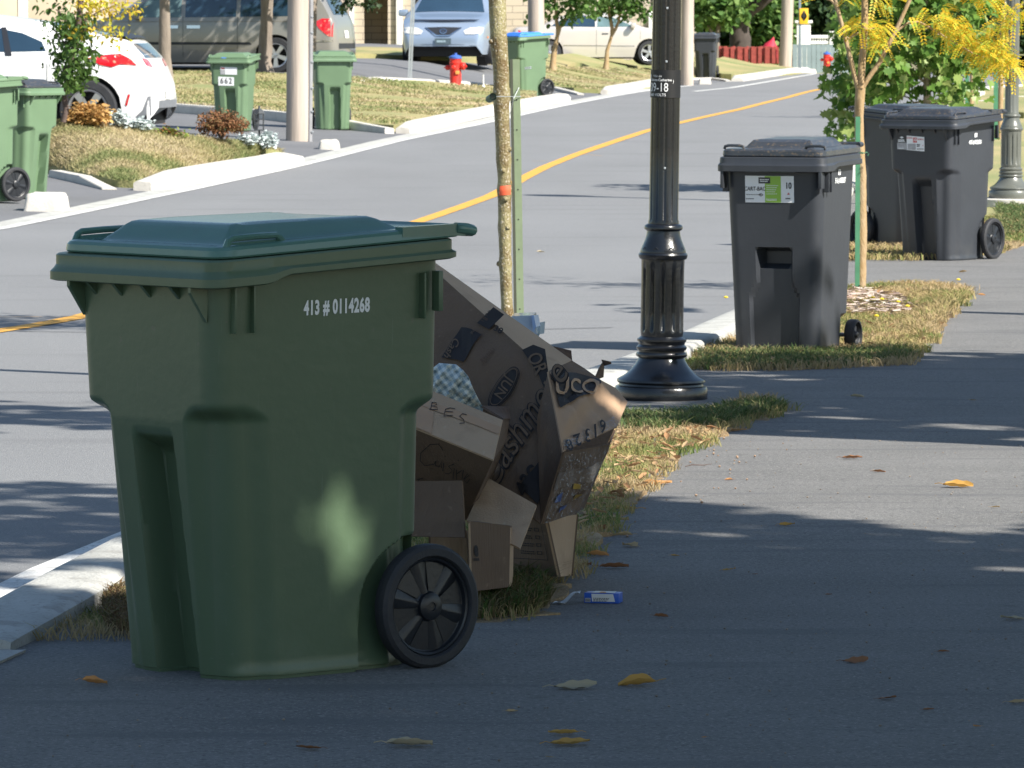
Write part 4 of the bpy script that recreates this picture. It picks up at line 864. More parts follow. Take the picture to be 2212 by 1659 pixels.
# ================================================ utility poles, sign post, hydrants
def pole(px, py, wpx, lab, ptop=None, conduit=False, h=7.):
    p_ = G(px, py); k = F/p_.y; r = wpx/2/k; loc = Vector((p_.x, p_.y+r, H(p_.x, p_.y)-.03)); t = thing('utility_pole', lab, 'utility pole', loc, 0, 'wooden utility poles on the far side'); dx = ((ptop or px)-px)/k
    mb = MB(); n = 26; pts = [(dx*(i/n*h)/(py/k)*.9, 0, h*i/n) for i in range(n+1)]; mb.tube(pts, [r*(1.03-.18*i/n) for i in range(n+1)], 20, wob=.02); mb.build('post', bark_w, t, ang=60)
    if conduit:
        mb = MB(); mb.tube([(r+.02+q[0]*.9,-.02,q[2]) for q in pts], .035, 8); cn = mb.build('conduit', M('grey_conduit', (.25,.25,.26), .6), t); mb = MB()
        for z in (.14,.42,.74,1.1,1.5,1.72,2.0): mb.box(r+.045,-.06,z,r+.075,-.04,z+.02,.003)
        mb.build('staples', steel, cn)
    mb = MB(); mb.box(-1.1,-.05,h-.6,1.1,.06,h-.5,.01); mb.build('crossarm', bark_w, t)
    return t
pole(641,304,48,'nearest weathered wooden utility pole, with grey conduit, between the two green bins', 645, True)
pole(1161,206,36,'wooden utility pole behind the blue lidded green bin', 1157)
pole(1484,184,28,'grey wooden utility pole just right of the black lamp post', 1486)
pole(1697,152,27,'distant wooden utility pole at the end of the red fence', 1702)
g = ground(885,180); t = thing('sign_post', 'bare galvanized steel post on the lawn in front of the blue sedan', 'post', g, 0); mb = MB(); k = F/g.y; dx = 8/k; hh = 3.2
for s_ in (-1, 1): 
    mb.add([(s_*.022-.017,-.01,0),(s_*.022+.017,-.01,0),(s_*.022+.017+dx*2,-.01,hh),(s_*.022-.017+dx*2,-.01,hh),(s_*.022-.017,.02,0),(s_*.022+.017,.02,0),(s_*.022+.017+dx*2,.02,hh),(s_*.022-.017+dx*2,.02,hh)], [(0,1,2,3),(5,4,7,6),(1,5,6,2),(4,0,3,7),(3,2,6,7)])
mb.build('channel', steel, t, smooth=False)
mb = MB(); mb.box(-.3+dx*2,-.03,hh-.5,.3+dx*2,-.015,hh+.1,.005); mb.build('sign_plate', white, t)
red = M('hydrant_red', (.62,.03,.02), .4, .1, 12, .1, 40); blue = M('hydrant_blue', (.05,.12,.42), .45, .1, 12)
def hydrant(px, py, hpx, lab):
    g = ground(px, py); k = F/g.y; s = hpx/k/.78; t = thing('fire_hydrant', lab, 'hydrant', g-Vector((0,0,.03)), 0, 'red fire hydrants with blue caps', s)
    mb = MB(); mb.lathe([(0,0),(.16,0),(.16,.03),(.135,.04),(.13,.06),(.13,.55),(.142,.56),(.142,.60),(.128,.61),(.125,.66),(.13,.67)], 28); mb.build('barrel', red, t)
    mb = MB(); mb.lathe([(.13,.67),(.145,.675),(.145,.715),(.12,.735),(.07,.755),(.035,.76),(.035,.80),(.0,.80)], 28); mb.build('cap', blue, t)
    for d, n_, z, r in ((Vector((1,-.35,0)), 'pumper_nozzle', .50, .072), (Vector((-.25,-1,0)), 'hose_nozzle', .47, .05), (Vector((-1,.3,0)), 'hose_nozzle', .47, .05)):
        d.normalize(); mb = MB(); M4 = Matrix.Translation(Vector((0,0,z))+d*.10) @ d.to_track_quat('Z','Y').to_matrix().to_4x4(); mb.lathe([(r*.9,0),(r*.9,.05),(r*1.2,.055),(r*1.2,.11),(r*.9,.13),(r*.35,.135),(r*.35,.17),(0,.17)], 18, M4); mb.build(n_, red, t)
    mb = MB(); mb.box(.0,-.16,.32,.09,-.128,.40,.005); mb.build('tag', M('orange_plastic', (.8,.3,.08), .5), t)
hydrant(984,193,74,'red fire hydrant with blue cap on the lawn before the blue sedan')
hydrant(1786,157,44,'distant red fire hydrant beside the grey gate, partly behind leaves')
g = ground(1044,201); o = MB(); o.lathe([(.0,0),(.03,0),(.034,.06),(.02,.1),(.012,.11),(.012,.3),(.0,.3)], 10); o = o.build('marker_peg', white); o.location = g; tag(o, 'small white peg standing in the lawn right of the near hydrant', 'peg')
# yellow crossing sign
p_ = P(1728,150,190); p_.z = H(p_.x, 190); t = thing('road_sign', 'yellow rectangular warning sign with black symbol on a grey post', 'road sign', p_); mb = MB(); mb.box(-.05,-.03,0,.03,.03,2.6,.01); mb.build('post', M('dull_steel', (.16,.2,.23), .6), t)
k = F/190; zc = P(1735,35,190).z-p_.z; xc = 8/k; mb = MB(); mb.box(xc-9.5/k,-.06,zc-17/k,xc+9.5/k,-.035,zc+17/k,.01); sg = mb.build('plate', M('sign_yellow', (.75,.42,.02), .5, .05), t)
mb = MB(); v, f = poly_mesh([(-.02,-.15),(.02,-.15),(.02,-.02),(.1,-.02),(.1,.02),(.03,.02),(.06,.1),(0,.2),(-.06,.1),(-.03,.02),(-.1,.02),(-.1,-.02),(-.02,-.02)], .5); mb.add([(xc+a, -.063, zc+b) for a, b in v], f); mb.build('symbol', ink_k, sg, smooth=False)
# garden lantern
g = P(560,300,68.7); t = thing('garden_lantern', 'dark metal garden lantern hanging low between the rusty shrub and silver plants', 'lantern', g); mb = MB(); k = F/g.y
for sx in (-1,1):
    for sy in (-1,1): mb.box(sx*.05-.006,sy*.05-.006,.1,sx*.05+.006,sy*.05+.006,.30,0)
for z in (.1,.165,.23,.295): mb.box(-.06,-.06,z,.06,.06,z+.012,0)
mb.tube([(0,0,-.05),(0,0,.1)], .012, 6); mb.build('cage', M('dark_iron', (.04,.045,.05), .5), t, smooth=False); mb = MB(); mb.lathe([(.075,.305),(.05,.34),(.015,.37),(.01,.40),(.0,.40)], 4); mb.build('roof', MC['dark_iron'], t, smooth=False)
# shrubs and bedding plants
def shrub(name, lab, px, py, wpx, hpx, m, n, ls, shape='oval', grp=None, up=False):
    g = P(px, py, float(np.interp(px, [130,330,420,520,604], [65.8,66.6,67.2,68.2,69.4]))); k = F/g.y; r = wpx/2/k; h = hpx/k; t = thing(name, lab, 'plant', g, 0, grp); mb = MB()
    for _ in range(14): a = random.uniform(0,6.3); mb.tube([(0,0,0),(math.cos(a)*r*.4,math.sin(a)*r*.4,h*.5),(math.cos(a)*r*.8,math.sin(a)*r*.8,h*random.uniform(.6,1))], [.008,.005,.003], 4)
    mb.build('stems', MC['dark_bark'], t); mb = MB(); c = clumps((0,0,h*.5), (r,r*.8,h*.5), n, 9, ls*.6, shell=.3, bottom=-.7)
    leaves(mb, c, ls, shape, -1.2 if up else .2); mb.build('foliage', m, t, smooth=False); return t
rust = leafmat('rusty_foliage', [(.16,.07,.035),(.30,.15,.075),(.24,.11,.05),(.14,.12,.05)], .8, .2); silver = leafmat('silver_foliage', [(.42,.48,.47),(.6,.66,.66),(.5,.56,.55)], .7, .2); orange = leafmat('orange_foliage', [(.45,.24,.09),(.58,.38,.14),(.48,.30,.13)], .6, .3)
shrub('shrub', 'rusty brown shrub in front of the bin numbered 662', 478, 302, 112, 68, rust, 320, .036)
GS = 'silver bedding plants'
shrub('bedding_plant', 'silver leaved plant right of the rusty shrub, under the lantern', 536, 312, 42, 22, silver, 60, .045, 'card', GS, True)
shrub('bedding_plant', 'silver leaved plant at the lawn corner, nearest the road', 574, 320, 46, 32, silver, 80, .045, 'card', GS, True)
shrub('bedding_plant', 'silver leaved plant below the rear wheel of the white car', 255, 274, 46, 32, silver, 80, .045, 'card', GS, True)
shrub('bedding_plant', 'silver leaved plant below the rear bumper of the white car', 305, 282, 44, 24, silver, 60, .045, 'card', GS, True)
shrub('bedding_plant', 'clump of orange grassy leaves beside the garden tree trunk', 190, 266, 88, 34, orange, 260, .07, 'oval', None, True)
shrub('bedding_plant', 'low strip of red and green leaves at the lawn edge', 362, 292, 90, 12, leafmat('mixed_foliage', [(.3,.08,.04),(.12,.2,.04),(.3,.3,.06)], .6, .3), 40, .06)

# ================================================ buildings, fences, far greenery
tanb = brick('tan_brick', (.42,.34,.27), (.34,.27,.215), (.22,.18,.15), .4, .20, msz=.012); tanb2 = brick('pale_brick', (.50,.43,.34), (.45,.385,.30), (.28,.24,.2), .6, .19, msz=.012)
siding = brick('beige_siding', (.46,.41,.34), (.44,.40,.33), (.3,.26,.21), 30, .16, msz=.01)
glass = M('dark_glass', (.03,.06,.10), .06, .3, 2, spec=.8); garage = M('beige_garage_door', (.58,.47,.36), .6, .05, 3)
def house(name, lab, x0, x1, Y, m, zb=None, h=5.2, depth=9, holes=(), roof=True):
    X0 = P(x0, 100, Y).x; X1 = P(x1, 100, Y).x; xc = (X0+X1)/2; z = H(xc, Y)-.3; t = thing(name, lab, 'house', (xc, Y, z))
    hw = (X1-X0)/2; k = F/Y; xs = [-hw]; hs = []
    for a, b, yt, dep in holes: hs.append((P(a,100,Y).x-xc, P(b,100,Y).x-xc, P(a, yt, Y).z-z, dep))
    mb = MB(); cur = -hw
    for a, b, zt, dep in sorted(hs):
        mb.box(cur, 0, 0, a, .3, h); mb.box(a, 0.0, zt, b, .3, h); mb.box(a, dep, 0, b, dep+.2, zt); mb.box(a-.2,.301,0,a-.001,dep,zt+.2); mb.box(b+.001,.301,0,b+.2,dep,zt+.2); cur = b
    mb.box(cur, 0, 0, hw, .3, h); mb.box(-hw, .301, 0, -hw+.3, depth, h); mb.box(hw-.3, .301, 0, hw, depth, h); mb.box(-hw+.301, depth-.3, 0, hw-.301, depth, h); mb.build('wall', m, t, smooth=False)
    mb = MB(); o_ = .5; mb.add([(-hw-o_,-o_,h+.01),(hw+o_,-o_,h+.01),(hw+o_,depth+o_,h+.01),(-hw-o_,depth+o_,h+.01),(-hw-o_,depth/2,h+2.6),(hw+o_,depth/2,h+2.6)], [(0,1,5,4),(2,3,4,5),(1,2,5),(3,0,4),(3,2,1,0)]); mb.build('roof', M('roof_shingle', (.10,.09,.085), .9, .2, 8), t, smooth=False)
    def bx(n_, mm, a, b, ya, yb, d0, d1, par=None): mb = MB(); pa, pb = P(a, yb, Y), P(b, ya, Y); mb.box(pa.x-xc, d0, max(.02, pa.z-z), pb.x-xc, d1, pb.z-z, .01); return mb.build(n_, mm, par or t)
    return t, bx
t, bx = house('house', 'brick and beige house with a wide garage door behind the white car and minivan', -120, 732, 139, tanb, h=5)
bx('garage_door', garage, 62, 235, -90, 140, -.03, -.004); bx('door_trim', white, 40, 60, -100, 140, -.05, -.004); bx('window', glass, 262, 300, 18, 50, -.04, -.004)
bx('garage_door', garage, -110, 38, -90, 140, -.03, -.004)
t, bx = house('house', 'tan brick house with a recessed doorway behind the blue sedan', 736, 1478, 160, tanb2, holes=((786,838,-2,1.6),))
d = bx('door_frame', white, 752, 764, -60, 108, -.10, -.004); bx('downspout', white, 856, 869, -60, 104, -.12, -.004)
bx('window', M('dark_window', (.02,.025,.03), .2), 895, 960, -60, 34, -.03, -.004)
bx('downspout', white, 1401, 1409, 20, 100, -.12, -.004); bx('window_trim', white, 1414, 1426, -20, 62, -.1, -.004); bx('porch_beam', tanb2, 1168, 1180, -40, 60, -.10, -.004)
t, bx = house('house', 'beige sided house at the end of the street behind the distant poles', 1470, 1566, 215, siding, h=6)
t, bx = house('house', 'white house seen through the leaves beyond the road bend', 2050, 2320, 300, M('white_siding', (.7,.7,.68), .8, .05), h=5)
t, bx = house('house', 'pale house glimpsed behind the grey gate and yellow sign', 1718, 1800, 262, M('grey_siding', (.45,.47,.5), .8, .05), h=3)
# red board fence
redw = M('red_stained_wood', (.26,.045,.035), .8, .25, 9, .2, 40); Yf = 197.; k = F/Yf; x0 = P(1556,100,Yf).x; x1 = P(1682,100,Yf).x
t = thing('board_fence', 'red stained wooden board fence along the lawn by the distant pole', 'fence', (x0, Yf, H(x0, Yf)+.15)); n = 17; wd = (x1-x0)/n; mb = MB(); top = P(1600,101,Yf).z-t.location.z
for i in range(n):
    a = i*wd+(.0 if i % 4 else .06); mb.box(a, -.03 if i % 2 else .02, -.3, (i+1)*wd+.01, -.005 if i % 2 else .045, top+random.uniform(-.02,.02), .005)
mb.build('boards', redw, t, smooth=False); mb = MB(); mb.box(0,.05,top*.45,x1-x0,.09,top*.58,0); mb.build('rail', redw, t, smooth=False)
for i in range(0, n+1, 4): mb = MB(); mb.box(i*wd-.05,.095,-.3,i*wd+.05,.18,top+.02,.01); mb.build('fence_post', redw, t)
# grey panel fence and white railing
Yg = 203.; x0 = P(1712,100,Yg).x; x1 = P(1835,100,Yg).x; t = thing('metal_fence', 'grey blue panel gate between distant pole and hydrant', 'fence', (x0, Yg, H(x0, Yg)-.1)); top = P(1750,96,Yg).z-t.location.z; mb = MB()
for i in range(12): a = i*(x1-x0)/12; mb.box(a+.005,0,0,a+(x1-x0)/12-.005,.03,top,.004)
mb.build('panels', M('blue_grey_panel', (.20,.26,.28), .7, .12, 3), t, smooth=False); mb = MB(); mb.box(0,.035,top*.9,x1-x0,.06,top*.97,0); mb.build('rail', steel, t)
Yw = 215.; x0 = P(1545,80,Yw).x; x1 = P(1860,80,Yw).x; t = thing('picket_railing', 'white picket railing behind the red fence and grey gate', 'fence', (x0, Yw, H(x0, Yw)-.1)); top = P(1750,76,Yw).z-t.location.z; mb = MB(); mb.box(0,0,top-.12,x1-x0,.05,top,.01); mb.box(0,0,.5,x1-x0,.05,.6,.01); mb.build('rail', white, t)
mb = MB(); n = 60
for i in range(n): a = i*(x1-x0)/n; mb.box(a,.055,.2,a+.05,.08,top-.05,0)
mb.build('pickets', white, t, smooth=False)
for i in range(6): mb = MB(); a = i*(x1-x0)/5; mb.box(a-.09,-.05,0,a+.09,.09,top+.15,.01); mb.build('post', white, t)
p_ = P(1736,97,208); z_ = H(p_.x, 208); mb = MB(); mb.box(-.25,0,0,.25,.3,P(1736,50,208).z-z_,.02); mb.box(-.32,-.06,P(1736,50,208).z-z_+.002,.32,.36,P(1736,47,208).z-z_+.05,.01); o = mb.build('gate_pillar', white); o.location = (p_.x, 208, z_); tag(o, 'white gate pillar standing behind the grey gate under the yellow sign', 'pillar')
# folded red parasol / cover behind the fence
p_ = P(1658,98,202); p_.z = H(p_.x, 202)+.4; mb = MB(); mb.lathe([(.0,.75),(.08,.60),(.24,.42),(.34,.1),(.34,0)], 9, Matrix.Rotation(.3, 4, 'Y')); o = mb.build('folded_canopy', M('red_canvas', (.45,.02,.05), .7, .2, 6)); o.location = p_; tag(o, 'red canvas cover showing above the red fence', 'canvas cover')
# big tree with dark trunk
Yb = 206.; k = F/Yb; b_ = P(1600,110,Yb); b_.z = H(b_.x, Yb); B = lambda x, y, dy=0: P(x, y, Yb+dy)
fg = leafmat('bright_foliage', [(.035,.08,.02),(.08,.17,.035),(.16,.27,.07),(.2,.3,.09)], .6, .35)
tree('big_tree', 'large tree with a thick dark trunk behind the red fence', [b_, B(1598,60), B(1597,0), B(1597,-60)], 26/k, [((B(1545,0).x, Yb-2, B(0,0).z+.5), (1.0,1.5,1.2), 70, 22, .30), ((B(1600,-60).x, Yb, B(0,-60).z+1.4), (3.6,3,1.9), 230, 20, .4)], fg, M('very_dark_bark', (.06,.048,.042), .95, .3, 5, .8, 20), .3, 'card', limbs=[(B(1598,35), B(1650,0), .35,.22), (B(1650,0), B(1700,-40), .22,.15), (B(1597,20), B(1560,-30), .25,.12)])
tree('thin_tree', 'thin forked tree behind the distant black bin', [B(1549,150,-6), B(1549,80,-6), B(1554,50,-6)], .13, [((B(1548,5,-6).x, Yb-6, B(0,5,-6).z), (.9,.8,.75), 60, 20, .26)], fg, bark, .26, 'card', limbs=[(B(1549,85,-6), B(1530,55,-6), .08,.04), (B(1554,55,-6), B(1575,40,-6), .06,.03)])
def bush(lab, px, py, Y, rx, rz, n, m, zc=None, per=22, ls=.28, cat='bush', name='bush'):
    q = P(px, py, Y); g = H(q.x, Y); t = thing(name, lab, cat, (q.x, Y, g), 0, 'bushes and trees at the end of the street'); c = q.z-g; mb = MB()
    for _ in range(7): a = random.uniform(0,6.3); mb.tube([(0,0,0),(math.cos(a)*rx*.3,.2,c*.6),(math.cos(a)*rx*.6,math.sin(a)*.5,c)], [.10,.07,.03], 6)
    mb.build('trunk', MC['very_dark_bark'], t); mb = MB(); leaves(mb, clumps((0,0,c), (rx,rx*.7,rz), n, per, .34, shell=.35), ls, 'card', .3); mb.build('crown', m, t, smooth=False); return t
dk = leafmat('dark_foliage', [(.012,.03,.014),(.025,.055,.02),(.045,.09,.03)], .7, .2)
bush('bright green bush right of the thick dark trunk', 1652, 50, 210, 1.0, 1.15, 90, fg)
bush('green bush left of the thick dark trunk', 1558, 70, 211, .75, .9, 60, leafmat('mid_foliage', [(.02,.05,.015),(.05,.11,.025),(.09,.17,.04)], .6, .3))
bush('dark evergreen mass behind the yellow sign', 1790, 25, 232, 2.0, 1.7, 200, dk, per=30, name='evergreen', cat='tree')
bush('dark evergreen rising behind the maple tree', 1890, 10, 238, 2.4, 2.4, 220, dk, per=30, name='evergreen', cat='tree')
bush('dark green tree far behind the yellow leaves', 2010, 20, 245, 2.8, 2.4, 240, dk, per=30, name='evergreen', cat='tree')
bush('dark green hedge behind the grey green lamp post', 2150, 60, 250, 2.8, 1.9, 220, dk, per=30, name='hedge', cat='hedge')
bush('tall dark tree mass behind the distant poles', 1700, -30, 236, 2.6, 1.8, 220, MC['mid_foliage'], per=28, name='shade_tree', cat='tree')
# distant backdrop wood
mb = MB(); cl = []
for _ in range(900): x = random.uniform(-15, 75); cl.append(np.array([x, 330+random.uniform(-6,12), random.uniform(0, 7)])+RNG.normal(size=(12,3))*.8)
leaves(mb, np.concatenate(cl), 1.0, 'card', .3); tag(mb.build('far_wood', MC['mid_foliage'], smooth=False), 'far wood closing the end of the street', 'wood', kind='stuff')
# overhanging dark leaves at the top of the photograph, left of the sedan
q = P(800,-60,104); t = thing('garden_tree', 'tree whose dark leaf tips hang at the top edge above the brick doorway', 'tree', (q.x-.6, 104.8, H(q.x, 104)+.05), 0, 'street and garden trees'); o = Vector((q.x-.6, 104.8, H(q.x, 104)+.05)); b_ = P(640,-10,104.8)
mb = MB(); mb.tube([(-.55,0,0),(-.5,0,1.5),(-.3,0,3.2)], [.12,.1,.07], 10); limb(mb, (-.5,0,2.4), (1.0,-.3,3.0), .05, .02); mb.build('trunk', bark, t); mb = MB(); cl = []
for x0, y0, x1, y1, n in ((722,10,790,-4,9),(730,24,738,22,2),(780,2,830,6,5),(700,-40,840,-60,40)):
    for _ in range(n): kk = random.random(); cl.append(np.array(P(x0+(x1-x0)*kk+random.gauss(0,4), y0+(y1-y0)*kk+random.gauss(0,3), 104+random.gauss(0,.2))-o)+RNG.normal(size=(7,3))*.05)
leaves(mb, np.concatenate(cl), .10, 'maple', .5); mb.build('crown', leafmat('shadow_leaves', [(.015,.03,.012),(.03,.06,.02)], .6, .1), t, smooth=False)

# ================================================ shade trees beside and behind the camera (they cast the shade on the path)
def shade_tree(lab, c, r, n, gaps, base, mask=None, ls=.22):
    """crown leaves are left out where the photograph's path lies in sun (mask) and along single sun flecks (gaps)"""
    t = thing('shade_tree', lab, 'tree', (base[0], base[1], H(*base)), 0, 'tall shade trees right of the path'); o = Vector(t.location); mb = MB()
    mb.tube([(0,0,0),(.05,0,1.5),(0,.1,c[2]*.6),(c[0]-o.x,c[1]-o.y,c[2]+r[2]*.3)], [.26,.2,.16,.06], 14)
    mb.build('trunk', bark, t); P0 = clumps(c, r, n//14, 14, .28, shell=.1, bottom=-.95); keep = np.ones(len(P0), bool); S = np.array(SUN)
    for g, rad in gaps:
        dlt = P0-np.array(g); al = dlt@S; perp = np.linalg.norm(dlt-al[:,None]*S, axis=1); keep &= perp > rad+.045
    if mask is not None:
        gp_ = P0-S[None,:]*(P0[:,2]/S[2])[:,None]; keep &= mask(gp_[:,0], gp_[:,1])
    mb = MB(); leaves(mb, P0[keep]-np.array(o), ls, 'card', .3); mb.build('crown', MC['mid_foliage'], t, smooth=False)
def edge(pts): q = sorted(gp(*pts)); xs = [p[0] for p in q]; ys = [p[1] for p in q]; return lambda X: np.interp(X, xs, ys)
e_near = edge([(1000,1040),(1250,1060),(1400,1078),(1500,1088),(1700,1122),(1900,1152),(2060,1152),(2212,1135),(2400,1120)])
e_b0 = edge([(1300,905),(1500,925),(1640,938),(1800,944),(2212,952),(2500,955)]); e_b1 = edge([(1300,800),(1500,775),(1560,745),(1610,690),(1720,690),(1790,740),(1950,745),(2100,748),(2500,760)])
def wob(X, Y): return .10*np.sin(X*7+Y)+.06*np.sin(X*17)
ga = [(tuple(G(x, y)), r) for x, y, r in ((1440,1440,.09),(1700,1375,.08),(2160,1412,.13),(1930,1345,.09),(1270,1362,.06),(1890,1550,.08),(2040,1190,.09),(1500,1150,.09),(1650,1185,.09),(2120,1230,.10),(60,1290,.3),(150,1230,.3),(1850,1590,.07),(1590,1578,.08),(900,1556,.06))]
ga += [(tuple(P(735,1060,14.97)), .115), (tuple(P(815,1190,15.05)), .06), (tuple(P(600,1110,14.7)), .02), (tuple(P(1290,870,17.5)), .12)]
shade_tree('leafy shade tree beside the camera, casting the near shade', (7.6, 10.7, 6.8), (6.6, 7.2, 2.6), 40000, ga, (7.6, 8.6), lambda X, Y: (Y < e_near(X)-.05+wob(X, Y)))
gb = [(tuple(G(x, y)), r) for x, y, r in ((1700,822,.12),(1620,812,.10),(2010,918,.12),(2120,930,.12),(1560,838,.1),(1800,905,.1),(1660,420,.2),(1780,690,.1))]
shade_tree('shade tree beside the path, casting the shade band by the lamp', (9.4, 22.6, 6.0), (3.6, 4.6, 1.7), 22000, gb, (9.3, 22.3), lambda X, Y: (Y > e_b0(X)+.05+wob(X, Y)) & (Y < e_b1(X)+wob(X, Y)) & (X > .45+.5*np.sin(Y*3)))
shade_tree('small shade tree whose shadow dapples the road', (5.2, 20.9, 6.6), (2.6, .55, .8), 900, [], (5.6, 21.0), lambda X, Y: X < .3)
shade_tree('slim shade tree farther along the path edge', (6.5, 33.2, 4.6), (1.3, .35, .6), 420, [], (6.6, 33.0), lambda X, Y: X < 1.2)

# ================================================ cars
def car(name, lab, loc, rz, paint, L, W, prof, belt, wr, wx, wr_, panels, sc=1, wheelm=None, spokes=5, zb=.20, plan=.14, mirror=None, grp='cars parked in the driveways'):
    """prof: (x,z) of the top silhouette, rear to front; body from swept sections; panels laid on it"""
    t = thing(name, lab, 'car', loc, rz, grp, sc); px = [p[0] for p in prof]; pz = [p[1] for p in prof]; roof = max(pz)
    xs = sorted(set([round(L*i/90, 4) for i in range(91)]+[.01,.03,L-.03,L-.01])); mb = MB(); secs = []
    for x in xs:
        zt = float(np.interp(x, px, pz)); e = min(x, L-x); bl = float(np.interp(x, [0, L], belt)); z0 = zb+.16*max(0, 1-e/.16)**2
        for c in wx:
            if abs(x-c) < wr_+.055: z0 = max(z0, wr_+math.sqrt((wr_+.055)**2-(x-c)**2))
        pl = 1-plan*(abs(x-L/2)/(L/2))**5-.10*max(0, 1-e/.12)**2; hw = W/2*pl; out = []; m = 14
        zt = max(zt, z0+.05)
        for i in range(m+1):
            u = i/m; z = z0+(zt-z0)*(1-(1-u)**1.5) if False else z0+(zt-z0)*u
            w_ = hw*(1-.05*max(0, (.45-z))**1*2-.05*((z-.6)/.6)**2) if z < bl else hw*.97+(wr*pl-hw*.97)*min(1, (z-bl)/(roof-bl))**1.1
            w_ = min(w_, hw)
            # rounded shoulder to the top surface
            d = (zt-z); rr = .07
            if d < rr: w_ -= .085*(1-math.sqrt(max(0, 1-((rr-d)/rr)**2)))
            out.append((w_, z))
        secs.append((x, out))
    n = len(secs[0][1]); ring_ = []; T = 6
    for x, out in secs:
        r = [(x, w_, z) for w_, z in out]; wt, zt = out[-1]
        for k in range(1, T): q = 1-2*k/T; r.append((x, wt*q, zt+.022*(1-q*q)))
        r += [(x, -w_, z) for w_, z in reversed(out)]; ring_.append(r)
    f = []; v = [p for r in ring_ for p in r]; nn = len(ring_[0])
    for i in range(len(ring_)-1):
        for k in range(nn-1): a = i*nn+k; f.append((a, a+nn, a+nn+1, a+1))
    f.append(tuple(range(nn))); f.append(tuple(range((len(ring_)-1)*nn, len(ring_)*nn))[::-1])
    b = MB().add(v, f).build('body', paint, t, ang=40); tr = bvh(b)
    mb = MB(); mb.box(.15,-W/2+.14,.16,L-.15,W/2-.14,.42,.02)
    for c in wx:
        for s in (-1, 1): mb.tube([(c,s*(W/2-.3),wr_),(c,s*(W/2-.12),wr_)], wr_+.03, 20)
    mb.build('underbody', M('underbody_black', (.012,.012,.013), .8), t)
    for c in wx:
        for s in (-1, 1):
            M4 = Matrix.Translation((c, s*(W/2-.10), wr_)) @ Matrix.Rotation(-s*math.pi/2, 4, 'X'); mb = MB(); r = wr_; h = .10
            mb.lathe([(r*.68,-h),(r*.95,-h),(r,-h*.6),(r,h*.6),(r*.95,h*.95),(r*.72,h),(r*.69,h*.8)], 32, M4); wh = mb.build('wheel', rubber, t)
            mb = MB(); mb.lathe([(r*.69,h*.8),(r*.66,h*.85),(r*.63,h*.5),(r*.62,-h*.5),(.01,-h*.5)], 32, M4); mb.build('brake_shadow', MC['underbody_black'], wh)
            mb = MB(); mb.lathe([(r*.70,h*.78),(r*.69,h*.95),(r*.63,h*.85),(r*.60,h*.45)], 32, M4); mb.lathe([(r*.16,h*.4),(r*.16,h*.75),(r*.1,h*.85),(0,h*.85)], 16, M4)
            for k in range(spokes):
                Rk = M4 @ Matrix.Rotation(2*math.pi*k/spokes+.3, 4, 'Z'); q = [(.10,-.09,.8),(.64,-.13,.85),(.64,.13,.85),(.10,.09,.8),(.10,-.09,.3),(.64,-.13,.3),(.64,.13,.3),(.10,.09,.3)]
                mb.add([Rk @ Vector((p[0]*r, p[1]*r, p[2]*h)) for p in q], [(0,1,2,3),(0,4,5,1),(2,6,7,3)])
            mb.build('rim', wheelm or M('alloy', (.55,.56,.58), .3, .05, metal=.8), wh)
    for nm, m, ax, poly, off, *par in panels:
        poly_ = poly if not isinstance(poly, dict) else None
        panel(nm, m, tr, ax, poly_, off, t, .09, vf=None if poly_ else poly['vf'])
    if mirror:
        for s in (-1, 1):
            mb = MB(); x, z = mirror; mb.box(x-.07, s*W/2*.98 if s > 0 else -W/2*.98-.20, z-.065, x+.07, W/2*.98+.20 if s > 0 else -W/2*.98, z+.075, .04); mb.build('mirror', paint, t)
    return t, tr
def carpaint(n, c, metal=.0): return M(n, c, .28, .02, 2, coat=.8, metal=metal, spec=.5)
GL = M('car_glass', (.02,.045,.075), .05, .25, 1.3, spec=.9, coat=.5); GLL = M('car_side_glass', (.10,.16,.17), .08, .4, 3, spec=.8); BT = M('black_trim', (.018,.02,.026), .45, .1)
RL = M('red_lamp', (.55,.01,.02), .15, .3, 14, coat=1, speck=(.8,.35,.25), speckscale=16); seam = M('panel_seam', (.08,.08,.08), .7); CL = M('clear_lamp', (.55,.56,.55), .12, .35, 22, coat=1); chrome = M('chrome', (.75,.76,.78), .15, .03, metal=1)
def ln(x0, z0, x1, z1, w=.008):
    d = Vector((x1-x0, z1-z0)); n = Vector((-d.y, d.x)).normalized()*w/2; k = max(1, int(d.length/.08)); V = []; Fq = []
    for i in range(k+1): p = Vector((x0, z0))+d*i/k; V += [(p.x+n.x, p.y+n.y), (p.x-n.x, p.y-n.y)]
    for i in range(k): Fq.append([2*i, 2*i+1, 2*i+3, 2*i+2])
    return {'vf': (V, Fq)}
def at_car(px, Y, dz=0): X = (px-1106)/F*Y; return (X, Y, H(X, Y)+dz)
